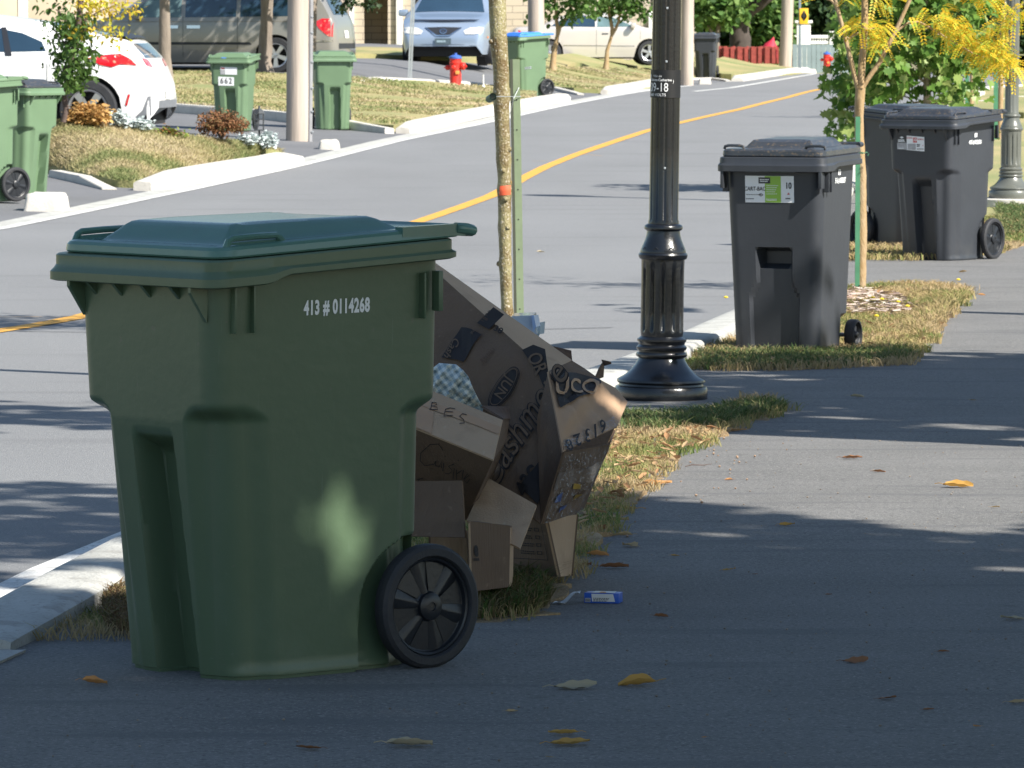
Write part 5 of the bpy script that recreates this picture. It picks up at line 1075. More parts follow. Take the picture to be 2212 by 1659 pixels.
# white hatchback, rear to the right
L = 4.3
prof = [(0,.50),(.03,.66),(.10,.82),(.17,.95),(.36,1.15),(.9,1.27),(1.46,1.37),(2.0,1.44),(2.3,1.45),(2.7,1.40),(3.15,1.15),(3.45,1.0),(3.9,.90),(4.2,.78),(4.3,.6)]
P_w = [('spoiler', BT, 't', [(.34,-.60),(.62,-.62),(.62,.62),(.34,.60)], .04), ('rear_window', GL, 't', [(.64,-.58),(1.3,-.56),(1.3,.56),(.64,.58)], .006), ('lower_rear_window', GL, 'r', [(-.58,.95),(.58,.95),(.55,1.12),(-.55,1.12)], .006), ('windshield', GL, 't', [(2.72,-.56),(3.2,-.64),(3.2,.64),(2.72,.56)], .006)]
for s in 'so':
    P_w += [('side_window', GL, s, [(1.30,1.03),(1.36,1.14),(1.6,1.24),(2.0,1.32),(2.5,1.32),(2.9,1.12),(2.95,1.0)], .006), ('pillar', BT, s, [(1.70,.975),(1.78,.975),(1.86,1.31),(1.80,1.31)], .010), ('tail_lamp', RL, s, [(.22,.86),(.30,.94),(.42,1.0),(.58,.99),(.80,.95),(.66,.87),(.52,.84),(.42,.875),(.30,.87)], .008), ('wheel_arch', BT, s, [(.80+.375*math.cos(a), .33+.375*math.sin(a)) for a in [math.pi*i/16 for i in range(17)]]+[(.80-.345*math.cos(a), .33+.345*math.sin(a)) for a in [math.pi*i/16 for i in range(17)]], .006),
            ('reflector', RL, s, [(.30,.52),(.325,.53),(.36,.40),(.34,.385)], .008), ('door_seam', seam, s, ln(1.28, .32, 1.28, .96), .003), ('bumper_valance', M('grey_valance', (.16,.17,.19), .5, .1), s, [(-.01,.20),(.30,.21),(.16,.34),(.10,.50),(-.01,.52)], .006), ('door_seam', seam, s, ln(2.9, .3, 2.95, .96), .003)]
P_w += [('rear_valance', MC['grey_valance'], 'r', [(-.68,.22),(.68,.22),(.60,.45),(-.60,.45)], .006), ('tail_lamp', RL, 'r', [(.45,.84),(.74,.86),(.74,.95),(.5,.93)], .008), ('tail_lamp', RL, 'r', [(-.45,.84),(-.74,.86),(-.74,.95),(-.5,.93)], .008), ('plate', white, 'r', [(-.15,.46),(.15,.46),(.15,.60),(-.15,.60)], .01)]
car('parked_car', 'white hatchback with red tail lamp behind the small garden tree', (P(366,200,69.3).x, 68.9, P(250,300,68.2).z), math.radians(174), carpaint('white_car_paint', (.80,.80,.80)), L, 1.79, prof, (.98,.90), .60, (.80, 3.45), .345, P_w, 1.02)
# silver beige minivan, rear to the right
L = 5.1
prof = [(0,.62),(.05,.95),(.12,1.08),(.30,1.42),(.5,1.66),(.9,1.74),(2.0,1.77),(3.0,1.74),(3.5,1.62),(4.2,1.16),(4.5,1.04),(4.9,.92),(5.05,.78),(5.1,.6)]
P_v = [('windshield', GL, 't', [(3.55,-.62),(4.2,-.74),(4.2,.74),(3.55,.62)], .006), ('rear_window', GL, 'r', [(-.6,1.10),(.6,1.10),(.52,1.58),(-.52,1.58)], .006), ('rear_window_corner', GL, 't', [(.16,-.6),(.42,-.56),(.42,.56),(.16,.6)], .006), ('rear_bumper_step', BT, 'r', [(-.7,.46),(.7,.46),(.7,.56),(-.7,.56)], .006), ('plate', white, 'r', [(-.15,.66),(.15,.66),(.15,.8),(-.15,.8)], .008)]
for s in 'so':
    P_v += [('rear_quarter_window', GL, s, [(.62,1.08),(.58,1.18),(.80,1.55),(1.85,1.60),(1.85,1.06)], .006), ('sliding_door_window', GL, s, [(1.93,1.06),(1.93,1.60),(2.92,1.60),(2.92,1.05)], .006), ('front_door_window', GLL, s, [(3.0,1.05),(3.0,1.59),(3.45,1.50),(4.05,1.12),(4.02,1.05)], .006),
            ('tail_lamp', RL, s, [(.07,1.02),(.28,1.03),(.42,.96),(.34,.84),(.17,.70),(.08,.68)], .008), ('rub_strip', BT, s, [(1.62,.535),(1.66,.58),(3.9,.585),(3.9,.53)], .008), ('door_seam', seam, s, ln(1.90,.3,1.90,1.06), .003), ('door_seam', seam, s, ln(2.96,.3,2.96,1.06), .003), ('belt_crease', M('dull_crease', (.2,.18,.15), .5), s, ln(.45,.975,4.3,.965,.012), .003),
            ('door_handle', chrome, s, [(2.62,.84),(2.62,.90),(2.88,.90),(2.88,.84)], .02), ('door_handle', chrome, s, [(3.05,.84),(3.05,.90),(3.30,.90),(3.30,.84)], .02), ('door_seam', seam, s, ln(3.98,.3,4.02,1.04), .003), ('bumper_top', chrome, s, ln(.0,.605,.62,.60,.03), .01)]
car('minivan', 'silver beige minivan behind the grey tree trunks and wooden pole', (P(753,120,109.2).x, 108.2, H(-4.3,108)-.04), math.radians(169), carpaint('champagne_paint', (.27,.26,.24), .35), L, 1.98, prof, (1.04,1.02), .78, (1.16, 4.15), .335, P_v, mirror=(3.85,1.08))
# blue silver sedan, front towards the camera
L = 4.68
prof = [(0,.7),(.05,.95),(.2,1.02),(.75,1.05),(1.2,1.28),(1.7,1.42),(2.4,1.44),(2.8,1.38),(3.45,1.03),(3.6,.99),(4.1,.91),(4.45,.82),(4.6,.70),(4.66,.60),(4.68,.45)]
sy = lambda pts: [(-a, b) for a, b in reversed(pts)]
hl = [(.44,.60),(.40,.67),(.52,.73),(.70,.745),(.80,.73),(.78,.63),(.60,.60)]
P_s = [('windshield', GL, 't', [(2.82,-.58),(3.46,-.70),(3.46,.70),(2.82,.58)], .006), ('rear_window', GL, 't', [(.85,-.66),(1.35,-.58),(1.35,.58),(.85,.66)], .006), ('bug_deflector', BT, 't', [(4.30,-.70),(4.42,-.60),(4.47,-.25),(4.48,0),(4.47,.25),(4.42,.60),(4.30,.70),(4.36,.3),(4.38,0),(4.36,-.3)], .03),
  ('grille', BT, 'f', [(-.34,.735),(-.28,.67),(-.12,.585),(0,.565),(.12,.585),(.28,.67),(.34,.735),(0,.745)], .012), ('headlight', CL, 'f', hl, .012), ('headlight', CL, 'f', sy(hl), .012), ('lower_intake', BT, 'f', [(-.34,.30),(-.42,.40),(.42,.40),(.34,.30)], .010), ('fog_recess', BT, 'f', [(.50,.32),(.53,.385),(.74,.37),(.60,.32)], .010), ('fog_recess', BT, 'f', [(-.74,.37),(-.53,.385),(-.50,.32),(-.60,.32)], .010),
  ('plate', M('dark_plate', (.07,.10,.12), .4, .3, 30), 'f', [(-.16,.40),(.16,.40),(.16,.52),(-.16,.52)], .03), ('emblem', chrome, 'f', {'vf': merge(([(.075*math.cos(a), .66+.05*math.sin(a)) for a in [k*math.pi/10 for k in range(20)]]+[(.055*math.cos(a), .66+.034*math.sin(a)) for a in [k*math.pi/10 for k in range(20)]], [[k, (k+1) % 20, 20+(k+1) % 20, 20+k] for k in range(20)]), ([(-.055,.668),(0,.645),(.055,.668),(0,.662)], [[0,1,2,3]]))}, .022),
  ('grille_frame', chrome, 'f', {'vf': merge(ln(-.36,.735,-.13,.575,.022)['vf'], ln(-.13,.575,.13,.575,.022)['vf'], ln(.13,.575,.36,.735,.022)['vf'])}, .02), ('plate_print', M('plate_blue', (.3,.4,.45), .5), 'f', {'vf': lines(-.12,.12,.42,.50,1,.04)}, .034)]
for s in 'so': P_s += [('front_side_window', GLL, s, [(2.15,1.02),(2.15,1.34),(2.6,1.33),(3.3,1.02)], .006), ('rear_side_window', GLL, s, [(1.0,1.04),(1.4,1.28),(2.08,1.34),(2.08,1.02)], .006), ('door_seam', seam, s, ln(2.1,.3,2.1,1.02), .003), ('side_marker', M('amber_lamp', (.7,.2,.03), .3), s, [(4.22,.52),(4.22,.56),(4.32,.56),(4.32,.52)], .008), ('door_seam', seam, s, ln(3.25,.3,3.3,1.0), .003)]
fx, fy = P(957,120,120.3).x, 120.3; a = math.radians(-95.5)
t, tr = car('parked_car', 'light blue silver sedan facing the street in a driveway behind the hydrant', (fx-math.cos(a)*5.0, fy-math.sin(a)*5.0, H(fx, fy)+.0), a, carpaint('blue_silver_paint', (.33,.41,.53), .45), L, 1.78, prof, (1.03,.96), .60, (.95, 3.68), .32, P_s, 1.07, mirror=(3.05,1.02))
mb = MB()
for y in (-.36, .36): mb.box(2.0,y-.22,.75,2.16,y+.22,1.12,.05); mb.box(2.02,y-.12,1.13,2.12,y+.12,1.30,.04)
mb.build('seats', M('seat_grey', (.12,.12,.13), .8), t)
# beige sedan side-on
L = 4.75
prof = [(0,.62),(.05,.92),(.15,1.0),(.80,1.05),(1.25,1.27),(1.8,1.41),(2.4,1.43),(2.9,1.33),(3.55,1.03),(3.75,.98),(4.3,.90),(4.6,.78),(4.72,.62),(4.75,.5)]
P_b = [('windshield', M('blue_glass', (.08,.22,.32), .1, .2, 2, coat=.4), 't', [(2.92,-.56),(3.58,-.68),(3.58,.68),(2.92,.56)], .006)]
for s in 'so': P_b += [('front_side_window', GLL, s, [(2.32,1.02),(2.36,1.36),(2.65,1.33),(3.35,1.03)], .006), ('rear_side_window', GL, s, [(1.05,1.04),(1.5,1.30),(2.27,1.36),(2.27,1.02)], .006), ('tail_lamp', RL, s, [(.03,.78),(.05,.96),(.22,.93),(.34,.78)], .008), ('side_moulding', chrome, s, ln(1.4,.52,3.75,.50,.022), .008), ('door_seam', seam, s, ln(2.3,.28,2.3,1.02), .003), ('door_seam', seam, s, ln(3.5,.28,3.5,1.0), .003), ('door_handle', BT, s, [(2.45,.82),(2.45,.85),(2.62,.85),(2.62,.82)], .01)]
car('parked_car', 'pale beige sedan seen from its side behind two small lawn trees', (P(1101,100,151).x, 151, H(2.2,152)-.10), math.radians(4), carpaint('beige_paint', (.60,.56,.52), .3), L, 1.8, prof, (1.03,.97), .60, (1.03, 3.75), .325, P_b, .97, mirror=(3.3,1.06))
t = bpy.data.objects

# ================================================ the heap of cardboard by the near bin
kraft = M('shaded_kraft_cardboard', (.135,.090,.060), .85, .12, 3, .35, 160, stretch=(1,1,.12), extra=((7,(1,1,1),.58,.70,(.10,.065,.04),.5),(40,(1,.1,1),.66,.72,(.26,.18,.12),.4))); kraft_l = M('lit_kraft_cardboard', (.42,.295,.19), .85, .10, 3, .3, 160, stretch=(1,1,.12), extra=((8,(1,1,1),.60,.72,(.28,.19,.115),.5),(50,(1,.1,1),.66,.72,(.5,.4,.28),.4))); kraft_d = M('edge_cardboard', (.10,.062,.042), .9, .3, 60); cink = M('carton_ink', (.018,.015,.016), .75, .2, 20)  # shaded and lit faces of the cartons are put into these kraft colours
tapem = M('packing_tape', (.40,.24,.12), .3, .08, 9, coat=.3); 
def filmm():
    m = bpy.data.materials.new('clear_film'); m.use_nodes = True; nt = m.node_tree; b = nt.nodes['Principled BSDF']; b.inputs['Base Color'].default_value = (.75,.8,.85,1); b.inputs['Roughness'].default_value = .18
    nz = node(nt, 'ShaderNodeTexNoise'); nz.inputs['Scale'].default_value = 26; nz.inputs['Detail'].default_value = 5; rp = node(nt, 'ShaderNodeValToRGB'); rp.color_ramp.elements[0].position = .52; rp.color_ramp.elements[1].position = .75; rp.color_ramp.elements[0].color = (.02,.02,.02,1); rp.color_ramp.elements[1].color = (.45,.45,.45,1)
    nt.links.new(nz.outputs[0], rp.inputs[0]); nt.links.new(rp.outputs[0], b.inputs['Alpha']); return m
film = filmm(); plast = M('pale_blue_plastic', (.45,.55,.68), .2, .08, 6, coat=.5)
def K(px, py, Y): return P(px, py, Y)
def patch(mb, Q, nu=14, nv=12, amp=.006, seed=0, th=.006, hole=None, cr=0):
    """crumpled board on the quad Q (BL,BR,TR,TL) with thickness"""
    q = [Vector(p) for p in Q]; n = (q[1]-q[0]).cross(q[3]-q[0]).normalized(); n = -n if n.y > 0 else n; r = random.Random(seed); ph = [r.uniform(0,6.3) for _ in range(6)]
    fn = lambda u, v: amp*(math.sin(u*7+ph[0]+v*3)*.5+math.sin(v*9+ph[1]-u*4)*.35+math.sin(u*19+v*13+ph[2])*.2)*(min(1, 6*u, 6*(1-u), 6*v, 6*(1-v)))+(cr*(.010*abs(math.sin(u*6.5+v*3+ph[3]))-.008*abs(math.sin(v*7-u*5+ph[4]))+.004*abs(math.sin(u*17+v*9+ph[5])))*min(1, 8*u, 8*(1-u), 8*v, 8*(1-v)) if cr else 0)
    vs = []; fs = []
    for j in range(nv+1):
        for i in range(nu+1): u, v = i/nu, j/nv; vs.append(q[0]*(1-u)*(1-v)+q[1]*u*(1-v)+q[2]*u*v+q[3]*(1-u)*v+n*fn(u, v))
    m = len(vs); vs += [p-n*th for p in vs]
    for j in range(nv):
        for i in range(nu): a = j*(nu+1)+i; fs.append((a, a+1, a+nu+2, a+nu+1)); fs.append((m+a, m+a+nu+1, m+a+nu+2, m+a+1))
    bd = [i for i in range(nu+1)]+[j*(nu+1)+nu for j in range(1, nv+1)]+[nv*(nu+1)+i for i in range(nu-1, -1, -1)]+[j*(nu+1) for j in range(nv-1, 0, -1)]
    for a, b in zip(bd, bd[1:]+bd[:1]): fs.append((a, m+a, m+b, b))
    mb.add(vs, fs); return (q, n, fn)
def decal(mb, pt, vf, off=.003, step=.05, sub=None):
    q, n, fn = pt; mb.add([q[0]*(1-u)*(1-v)+q[1]*u*(1-v)+q[2]*u*v+q[3]*(1-u)*v+n*(fn(min(1,max(0,u)), min(1,max(0,v)))+off) for u, v in vf[0]], vf[1])
def box_thing(name, lab, faces, cat='cardboard box', org=None):
    """faces: (part name, material, quad, options)"""
    o = Vector(org) if org else Vector(faces[0][2][0]); t = thing(name, lab, cat, o, 0, 'cardboard boxes heaped behind the near bin'); res = {}
    for nm, m, Q, kw in faces:
        mb = MB(); r = patch(mb, [Vector(p)-o for p in Q], **kw); ob = mb.build(nm, m, t, ang=25); res[nm] = (r, ob)
    return t, o, res
# ---- big crushed carton
A_ = K(925,572,17.75); B_ = K(1240,781,17.55); C_ = K(1168,1132,17.05); D_ = K(880,900,17.35)     # dark printed side: TL, TR(fold top), BR, BL
Bt = K(1184,803,17.28)
side_crease = lambda u, v: .02*math.sin(u*3.1)*v
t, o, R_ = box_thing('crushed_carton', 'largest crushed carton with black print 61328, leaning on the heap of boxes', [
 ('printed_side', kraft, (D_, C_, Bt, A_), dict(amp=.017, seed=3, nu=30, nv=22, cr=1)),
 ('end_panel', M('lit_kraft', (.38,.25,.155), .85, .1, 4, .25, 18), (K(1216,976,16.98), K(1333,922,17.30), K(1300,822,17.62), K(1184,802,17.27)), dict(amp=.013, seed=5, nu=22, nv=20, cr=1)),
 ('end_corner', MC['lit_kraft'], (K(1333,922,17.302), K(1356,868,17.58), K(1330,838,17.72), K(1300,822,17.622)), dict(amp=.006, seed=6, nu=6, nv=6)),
 ('fold_strip', kraft, (K(1168,1132,17.052), K(1215,977,16.982), K(1184,803,17.272), K(1160,905,17.16)), dict(amp=.006, seed=7)),
 ('bottom_flap', kraft, (K(1172,1133,17.06), K(1245,1108,17.28), K(1318,960,17.36), K(1216,978,16.99)), dict(amp=.016, seed=8, cr=1)),
 ('dark_flap', kraft_d, (K(1243,1110,17.285), K(1262,1098,17.4), K(1330,930,17.5), K(1316,962,17.37)), dict(amp=.006, seed=9, nu=4)),
 ('top_edge', kraft_l, (K(1184,803,17.28), K(925,574,17.752), K(930,560,17.83), K(1236,778,17.56)), dict(amp=.003, seed=10, nu=20, nv=3)),
 ('upper_lip', kraft, (K(1184,802,17.278), K(1236,779,17.56), K(1262,795,17.60), K(1300,822,17.63)), dict(amp=.004, seed=11, nu=8, nv=3)),
 ('back_side', kraft, (K(900,905,18.1), K(1250,1095,17.8), K(1352,866,17.95), K(935,566,18.2)), dict(amp=.01, seed=12)),
 ('torn_flap', kraft, (K(1284,822,17.66), K(1304,815,17.70), K(1306,778,17.74), K(1298,792,17.70)), dict(amp=.004, seed=13, nu=5, nv=5)),
 ('torn_curl', kraft_d, (K(1303,790,17.73), K(1318,786,17.70), K(1316,781,17.70), K(1299,777,17.74)), dict(amp=.002, seed=14, nu=4, nv=3))])
pr, pob = R_['printed_side']; er, eob = R_['end_panel']
def inv(r, p):
    """(u,v) of a picture pixel on a quad laid out in pixels"""
    return p
def uvq(px4, vf):
    """pixel coordinates -> (u,v) on the quad whose pixel corners are BL,BR,TR,TL"""
    P4 = [np.array(p, float) for p in px4]; out = []
    for x, y in vf[0]:
        u = v = .5
        for _ in range(12):
            S = P4[0]*(1-u)*(1-v)+P4[1]*u*(1-v)+P4[2]*u*v+P4[3]*(1-u)*v-np.array((x, y)); du = (P4[1]-P4[0])*(1-v)+(P4[2]-P4[3])*v; dv = (P4[3]-P4[0])*(1-u)+(P4[2]-P4[1])*u
            J = np.stack([du, dv], 1); s_ = np.linalg.solve(J, S); u -= s_[0]; v -= s_[1]
        out.append((u, v))
    return out, vf[1]
SA = [(880,900),(1168,1132),(1184,803),(925,572)]; SE = [(1216,976),(1333,922),(1300,822),(1184,802)]
def flip(vf): return [(x, -y) for x, y in vf[0]], [list(reversed(f)) for f in vf[1]]
def ptext(s, cx, cy, size, rot, sx=1, sy=1, bold=0, shear=0, space=1):
    """text laid out in photo pixels (y down), rotated clockwise by rot degrees"""
    v, f = flip(text2d(s, size, bold, shear, space)); a = math.radians(rot); return [(cx+x*sx*math.cos(a)-y*sy*math.sin(a), cy+x*sx*math.sin(a)+y*sy*math.cos(a)) for x, y in v], f
def ppoly(pts, st=12): v, f = poly_mesh([(x, -y) for x, y in pts], st); return [(x, -y) for x, y in v], f
def ring2(cx, cy, rx, ry, rot, w, n=28):
    a0 = math.radians(rot); V = []; 
    for k in range(n):
        a = 2*math.pi*k/n
        for s in (1, 1-w): x, y = rx*s*math.cos(a), ry*s*math.sin(a); V.append((cx+x*math.cos(a0)-y*math.sin(a0), cy+x*math.sin(a0)+y*math.cos(a0)))
    return V, [[2*k, (2*k+2) % (2*n), (2*k+3) % (2*n), 2*k+1] for k in range(n)]
def ell(cx, cy, rx, ry, rot, n=24): a0 = math.radians(rot); return [(cx+rx*math.cos(a)*math.cos(a0)-ry*math.sin(a)*math.sin(a0), cy+rx*math.cos(a)*math.sin(a0)+ry*math.sin(a)*math.cos(a0)) for a in [2*math.pi*k/n for k in range(n)]]
mb = MB()
dk1 = merge(ppoly([(998,712),(1042,728),(1003,792),(955,778)]), ppoly(ell(1090,848,46,17,-52)), ppoly([(1129,760),(1153,748),(1178,757),(1184,803),(1183,860),(1165,815)]), ppoly([(1122,1062),(1166,1000),(1170,1075),(1162,1095)]))
decal(mb, pr, uvq(SA, dk1), .0075)
decal(mb, pr, uvq(SA, merge(ptext('Cashmere', 1128, 928, 78, -58, .95, 1.0, 2.4, .35))), .0079)
decal(mb, pr, uvq(SA, merge(ring2(1090,848,50,20,-52,.06), ([(1032,702),(1068,668),(1091,684),(1058,718)], [[0,1,2,3]]), ptext('38', 1078, 718, 20, 28, 1, 1, .4), ptext('43C', 1145, 1046, 44, -56, .9, 1.1, 1.2))), .0083)
mb.build('black_print', cink, pob, smooth=False)
mb = MB(); decal(mb, pr, uvq(SA, merge(ptext('Cashmere', 1128, 928, 78, -58, .95, 1.0, -.2, .35), ptext('JUN', 1089, 848, 30, 128, .9, 1, .3), ptext('Cash', 978, 760, 24, 122, 1, 1, .2, .3), ptext('JUNE', 1024, 726, 8, 122), ptext('OR', 1160, 790, 40, 65, .8, 1.1, .5), ring2(1090,848,44,15,-52,.05))), .0115); mb.build('brown_print', kraft, pob, smooth=False)
mb = MB(); mb_l = []; 
for i in range(13): k = i/13; mb_l.append(([(1034+k*27,700-k*29),(1035.3+k*27,698.8-k*29),(1061.3+k*27,714.8-k*29),(1060+k*27,716-k*29)], [[0,1,2,3]])) if i % 3 else None
mb_l.append(ptext('JUN 0861', 1056, 780, 13, -50, .8)); decal(mb, pr, uvq(SA, merge(*mb_l)), .0080); mb.build('faint_print', kraft_d, pob, smooth=False)
mb = MB(); band_ = ppoly([(1190,806),(1240,808),(1292,822),(1290,836),(1268,858),(1240,868),(1206,886),(1200,862)]); decal(mb, er, uvq(SE, band_), .0075)
decal(mb, er, uvq(SE, merge(ptext('6', 1296, 925, 34, 168, .85, 1.05, .7), ptext('1', 1280, 935, 34, 168, .85, 1.05, .7), ptext('3', 1264, 944, 34, 168, .85, 1.05, .7), ptext('2', 1244, 952, 34, 168, .85, 1.05, .7), ptext('8', 1227, 962, 34, 168, .85, 1.05, .7))), .0075); mb.build('black_print', cink, eob, smooth=False)
mb = MB(); decal(mb, er, uvq(SE, merge(ptext('UCO', 1240, 843, 44, 0, .95, 1.15, .6))), .0120); mb.build('brown_print', MC['lit_kraft'], eob, smooth=False)
br, bob = R_['bottom_flap']; mb = MB(); q4 = rect(.0,.50,1.0,.72); decal(mb, br, poly_mesh([(0,.48),(1,.55),(1,.76),(0,.70)], .1), .004); mb.build('tape', M('dull_tape', (.16,.11,.07), .3, .2, 12, coat=.4), bob)
mb = MB(); decal(mb, br, poly_mesh([(0,.02),(1,.02),(1,.98),(0,.98)], .1), .007); mb.build('clear_wrap', film, bob)
mb = MB(); decal(mb, er, poly_mesh([(.0,.0),(1,.0),(1,.22),(.6,.10),(0,.12)], .1), .008); mb.build('clear_wrap', film, eob)
mb = MB(); decal(mb, br, merge(poly_mesh([(.1,.30),(.3,.28),(.28,.42),(.12,.40)], .2), poly_mesh([(.3,.12),(.5,.14),(.48,.22),(.32,.2)], .2)), .0055); mb.build('blue_label', M('blue_label_ink', (.06,.10,.28), .4, .4, 30), bob)
mb = MB(); decal(mb, br, merge(poly_mesh([(.45,.45),(.62,.43),(.6,.5),(.46,.52)], .2), poly_mesh([(.55,.28),(.7,.28),(.72,.35),(.55,.36)], .2)), .0055); mb.build('yellow_label', M('yellow_label_ink', (.35,.22,.03), .4, .4, 30), bob)
for pts in ([K(1316,950,17.25),K(1335,925,17.4),K(1337,905,17.5)], [K(1294,1062,17.2),K(1305,1050,17.2),K(1313,1044,17.2)], [K(1244,1106,17.2),K(1260,1098,17.25),K(1250,1112,17.2)]):
    pts = [p-o for p in pts]; mb = MB(); mb.add([pts[0], pts[0]+Vector((.012,-.005,-.012)), pts[1]+Vector((.01,-.01,-.014)), pts[1], pts[2], pts[2]+Vector((.006,0,.01))], [(0,1,2,3),(3,2,5,4)]); mb.build('wrap_tail', film, t)
# ---- carton marked DOBES / Cuisine
f1 = (K(880,917,16.75), K(1066,993,16.60), K(1086,907,16.78), K(880,822,16.95)); f2 = (K(880,1110,17.05), K(1006,1124,16.98), K(1065.5,994,16.605), K(880,918,16.755))
t, o, R_ = box_thing('open_carton', 'tilted open carton with handwriting DOBES and Cuisine, resting on the other boxes', [
 ('upper_panel', kraft_l, f1, dict(amp=.003, seed=21)), ('lower_panel', kraft, f2, dict(amp=.003, seed=22)),
 ('right_end', kraft, (K(1006,1124,16.99), K(1040,1100,17.3), K(1095,946,17.05), K(1066,993,16.61)), dict(amp=.005, seed=23)),
 ('right_end_top', kraft, (K(1066,993,16.612), K(1095,946,17.052), K(1101,905,17.12), K(1086,907,16.79)), dict(amp=.003, seed=24, nu=5)),
 ('inner_wall', kraft_d, (K(1086,908,16.80), K(1101,908,17.12), K(1098,882,17.2), K(1040,880,17.0)), dict(amp=.003, seed=25, nu=5)),
 ('back_panel', kraft, (K(880,1100,17.4), K(1040,1100,17.31), K(1098,900,17.2), K(880,820,17.3)), dict(amp=.003, seed=26))], cat='cardboard box')
r1, o1 = R_['upper_panel']; r2, o2 = R_['lower_panel']; S1 = [(880,917),(1066,993),(1086,907),(880,822)]; S2 = [(880,1110),(1006,1124),(1065.5,994),(880,918)]
mb = MB(); decal(mb, r1, uvq(S1, merge(ppoly([(880,850),(1082,924),(1078,940),(880,866)]), ppoly([(880,867),(938,889),(932,938),(880,917)]))), .0025); mb.build('tape', tapem, o1)
def strokes(mb, r, S, polys, w, off=.004):
    for pl in polys:
        V = []; Fq = []
        for i, p in enumerate(pl):
            a = pl[max(0,i-1)]; b = pl[min(len(pl)-1,i+1)]; d = Vector((b[0]-a[0], b[1]-a[1])).normalized(); V += [(p[0]-d.y*w, p[1]+d.x*w), (p[0]+d.y*w, p[1]-d.x*w)]
            if i: Fq.append([2*i-2, 2*i, 2*i+1, 2*i-1])
        decal(mb, r, uvq(S, (V, Fq)), off)
g1 = lambda cx, cy: (884.8+cx*.2333, 580.6+cy*.2333); g2 = lambda cx, cy: (884.8+cx*.2833, 884.8+cy*.2833)
mb = MB(); strokes(mb, r1, S1, [[g1(*p) for p in l] for l in ([(85,1200),(70,1255)],[(60,1205),(110,1200),(132,1225),(120,1255),(60,1262)],[(212,1240),(195,1315)],[(205,1245),(250,1250),(255,1265),(210,1278),(255,1290),(262,1312),(185,1312)],[(375,1300),(335,1312),(318,1375),(400,1372)],[(335,1335),(405,1340)],[(375,1300),(425,1310)],[(530,1370),(490,1358),(465,1380),(500,1410),(510,1440),(465,1445)])], .9); mb.build('handwriting', cink, o1, smooth=False)
mb = MB(); strokes(mb, r2, S2, [[g2(*p) for p in l] for l in ([(262,305),(225,255),(160,260),(90,320),(85,380),(120,420),(190,410),(205,385)],[(205,385),(200,420),(225,435),(250,385),(245,440)],[(265,400),(255,465)],[(272,345),(276,352)],[(345,405),(300,425),(330,460),(300,485),(275,480)],[(345,440),(335,520)],[(372,375),(378,382)],[(360,450),(365,525)],[(365,480),(395,460),(415,450),(405,520)],[(420,520),(460,490),(445,480),(418,520),(440,550),(465,520)],[(60,520),(105,515)],[(80,520),(70,530)])], .8); mb.build('handwriting', cink, o2, smooth=False)
# checked cloth stuffed in it
def cloth(name, lab, outline, Y, m, bulge=.10, seed=1):
    v, f = poly_mesh([(x, -y) for x, y in outline], 5); r = random.Random(seed); ph = [r.uniform(0,6) for _ in range(9)]; cx = sum(p[0] for p in outline)/len(outline); cy = sum(p[1] for p in outline)/len(outline); out = []
    for x, y in v:
        y = -y; dx, dy = (x-cx)/70, (y-cy)/60; w_ = max(0, 1-dx*dx-dy*dy)**.5*bulge; w_ += .018*abs(math.sin(x*.09+ph[0]+y*.05))+.014*abs(math.sin(y*.13+ph[1]-x*.07))+.008*math.sin(x*.3+y*.2)
        out.append(K(x, y, Y-w_))
    o = out[0].copy(); n = len(out); out2 = [p-o for p in out]+[p-o+Vector((0,.02,0)) for p in out]; ed = {}
    for q in f:
        for a, b in zip(q, q[1:]+q[:1]): ed[(a, b)] = 1
    ff = [list(q) for q in f]+[[i+n for i in reversed(q)] for q in f]+[[b, a, a+n, b+n] for (a, b) in ed if (b, a) not in ed]
    ob = MB().add(out2, ff).build(name, m, ang=50); ob.location = o; return tag(ob, lab, 'cloth')
def checkm():
    m = bpy.data.materials.new('checked_cloth'); m.use_nodes = True; nt = m.node_tree; b = nt.nodes['Principled BSDF']; tc = node(nt, 'ShaderNodeTexCoord'); mp = node(nt, 'ShaderNodeMapping'); mp.inputs['Rotation'].default_value = (0, .6, 0); nt.links.new(tc.outputs['Object'], mp.inputs[0]); sp = node(nt, 'ShaderNodeSeparateXYZ'); nt.links.new(mp.outputs[0], sp.inputs[0]); outs = []
    for i in (0, 2):
        a = node(nt, 'ShaderNodeMath', operation='MULTIPLY'); a.inputs[1].default_value = 340; nt.links.new(sp.outputs[i], a.inputs[0]); s = node(nt, 'ShaderNodeMath', operation='SINE'); nt.links.new(a.outputs[0], s.inputs[0]); g = node(nt, 'ShaderNodeMath', operation='GREATER_THAN'); g.inputs[1].default_value = 0; nt.links.new(s.outputs[0], g.inputs[0]); outs.append(g)
    ad = node(nt, 'ShaderNodeMath', operation='ADD'); nt.links.new(outs[0].outputs[0], ad.inputs[0]); nt.links.new(outs[1].outputs[0], ad.inputs[1]); rp = node(nt, 'ShaderNodeValToRGB'); md = node(nt, 'ShaderNodeMath', operation='MULTIPLY'); md.inputs[1].default_value = .5; nt.links.new(ad.outputs[0], md.inputs[0]); nt.links.new(md.outputs[0], rp.inputs[0]); rp.color_ramp.elements[0].color = (.62,.66,.62,1); rp.color_ramp.elements[1].color = (.25,.33,.36,1); nt.links.new(rp.outputs[0], b.inputs['Base Color']); b.inputs['Roughness'].default_value = .8; return m
cloth('checked_cloth', 'crumpled white and blue checked cloth stuffed in the open carton', [(895,835),(905,825),(930,800),(948,785),(985,788),(1000,800),(1012,815),(1022,840),(1032,860),(1044,882),(1040,900),(990,880),(940,862),(895,850)], 17.15, checkm())
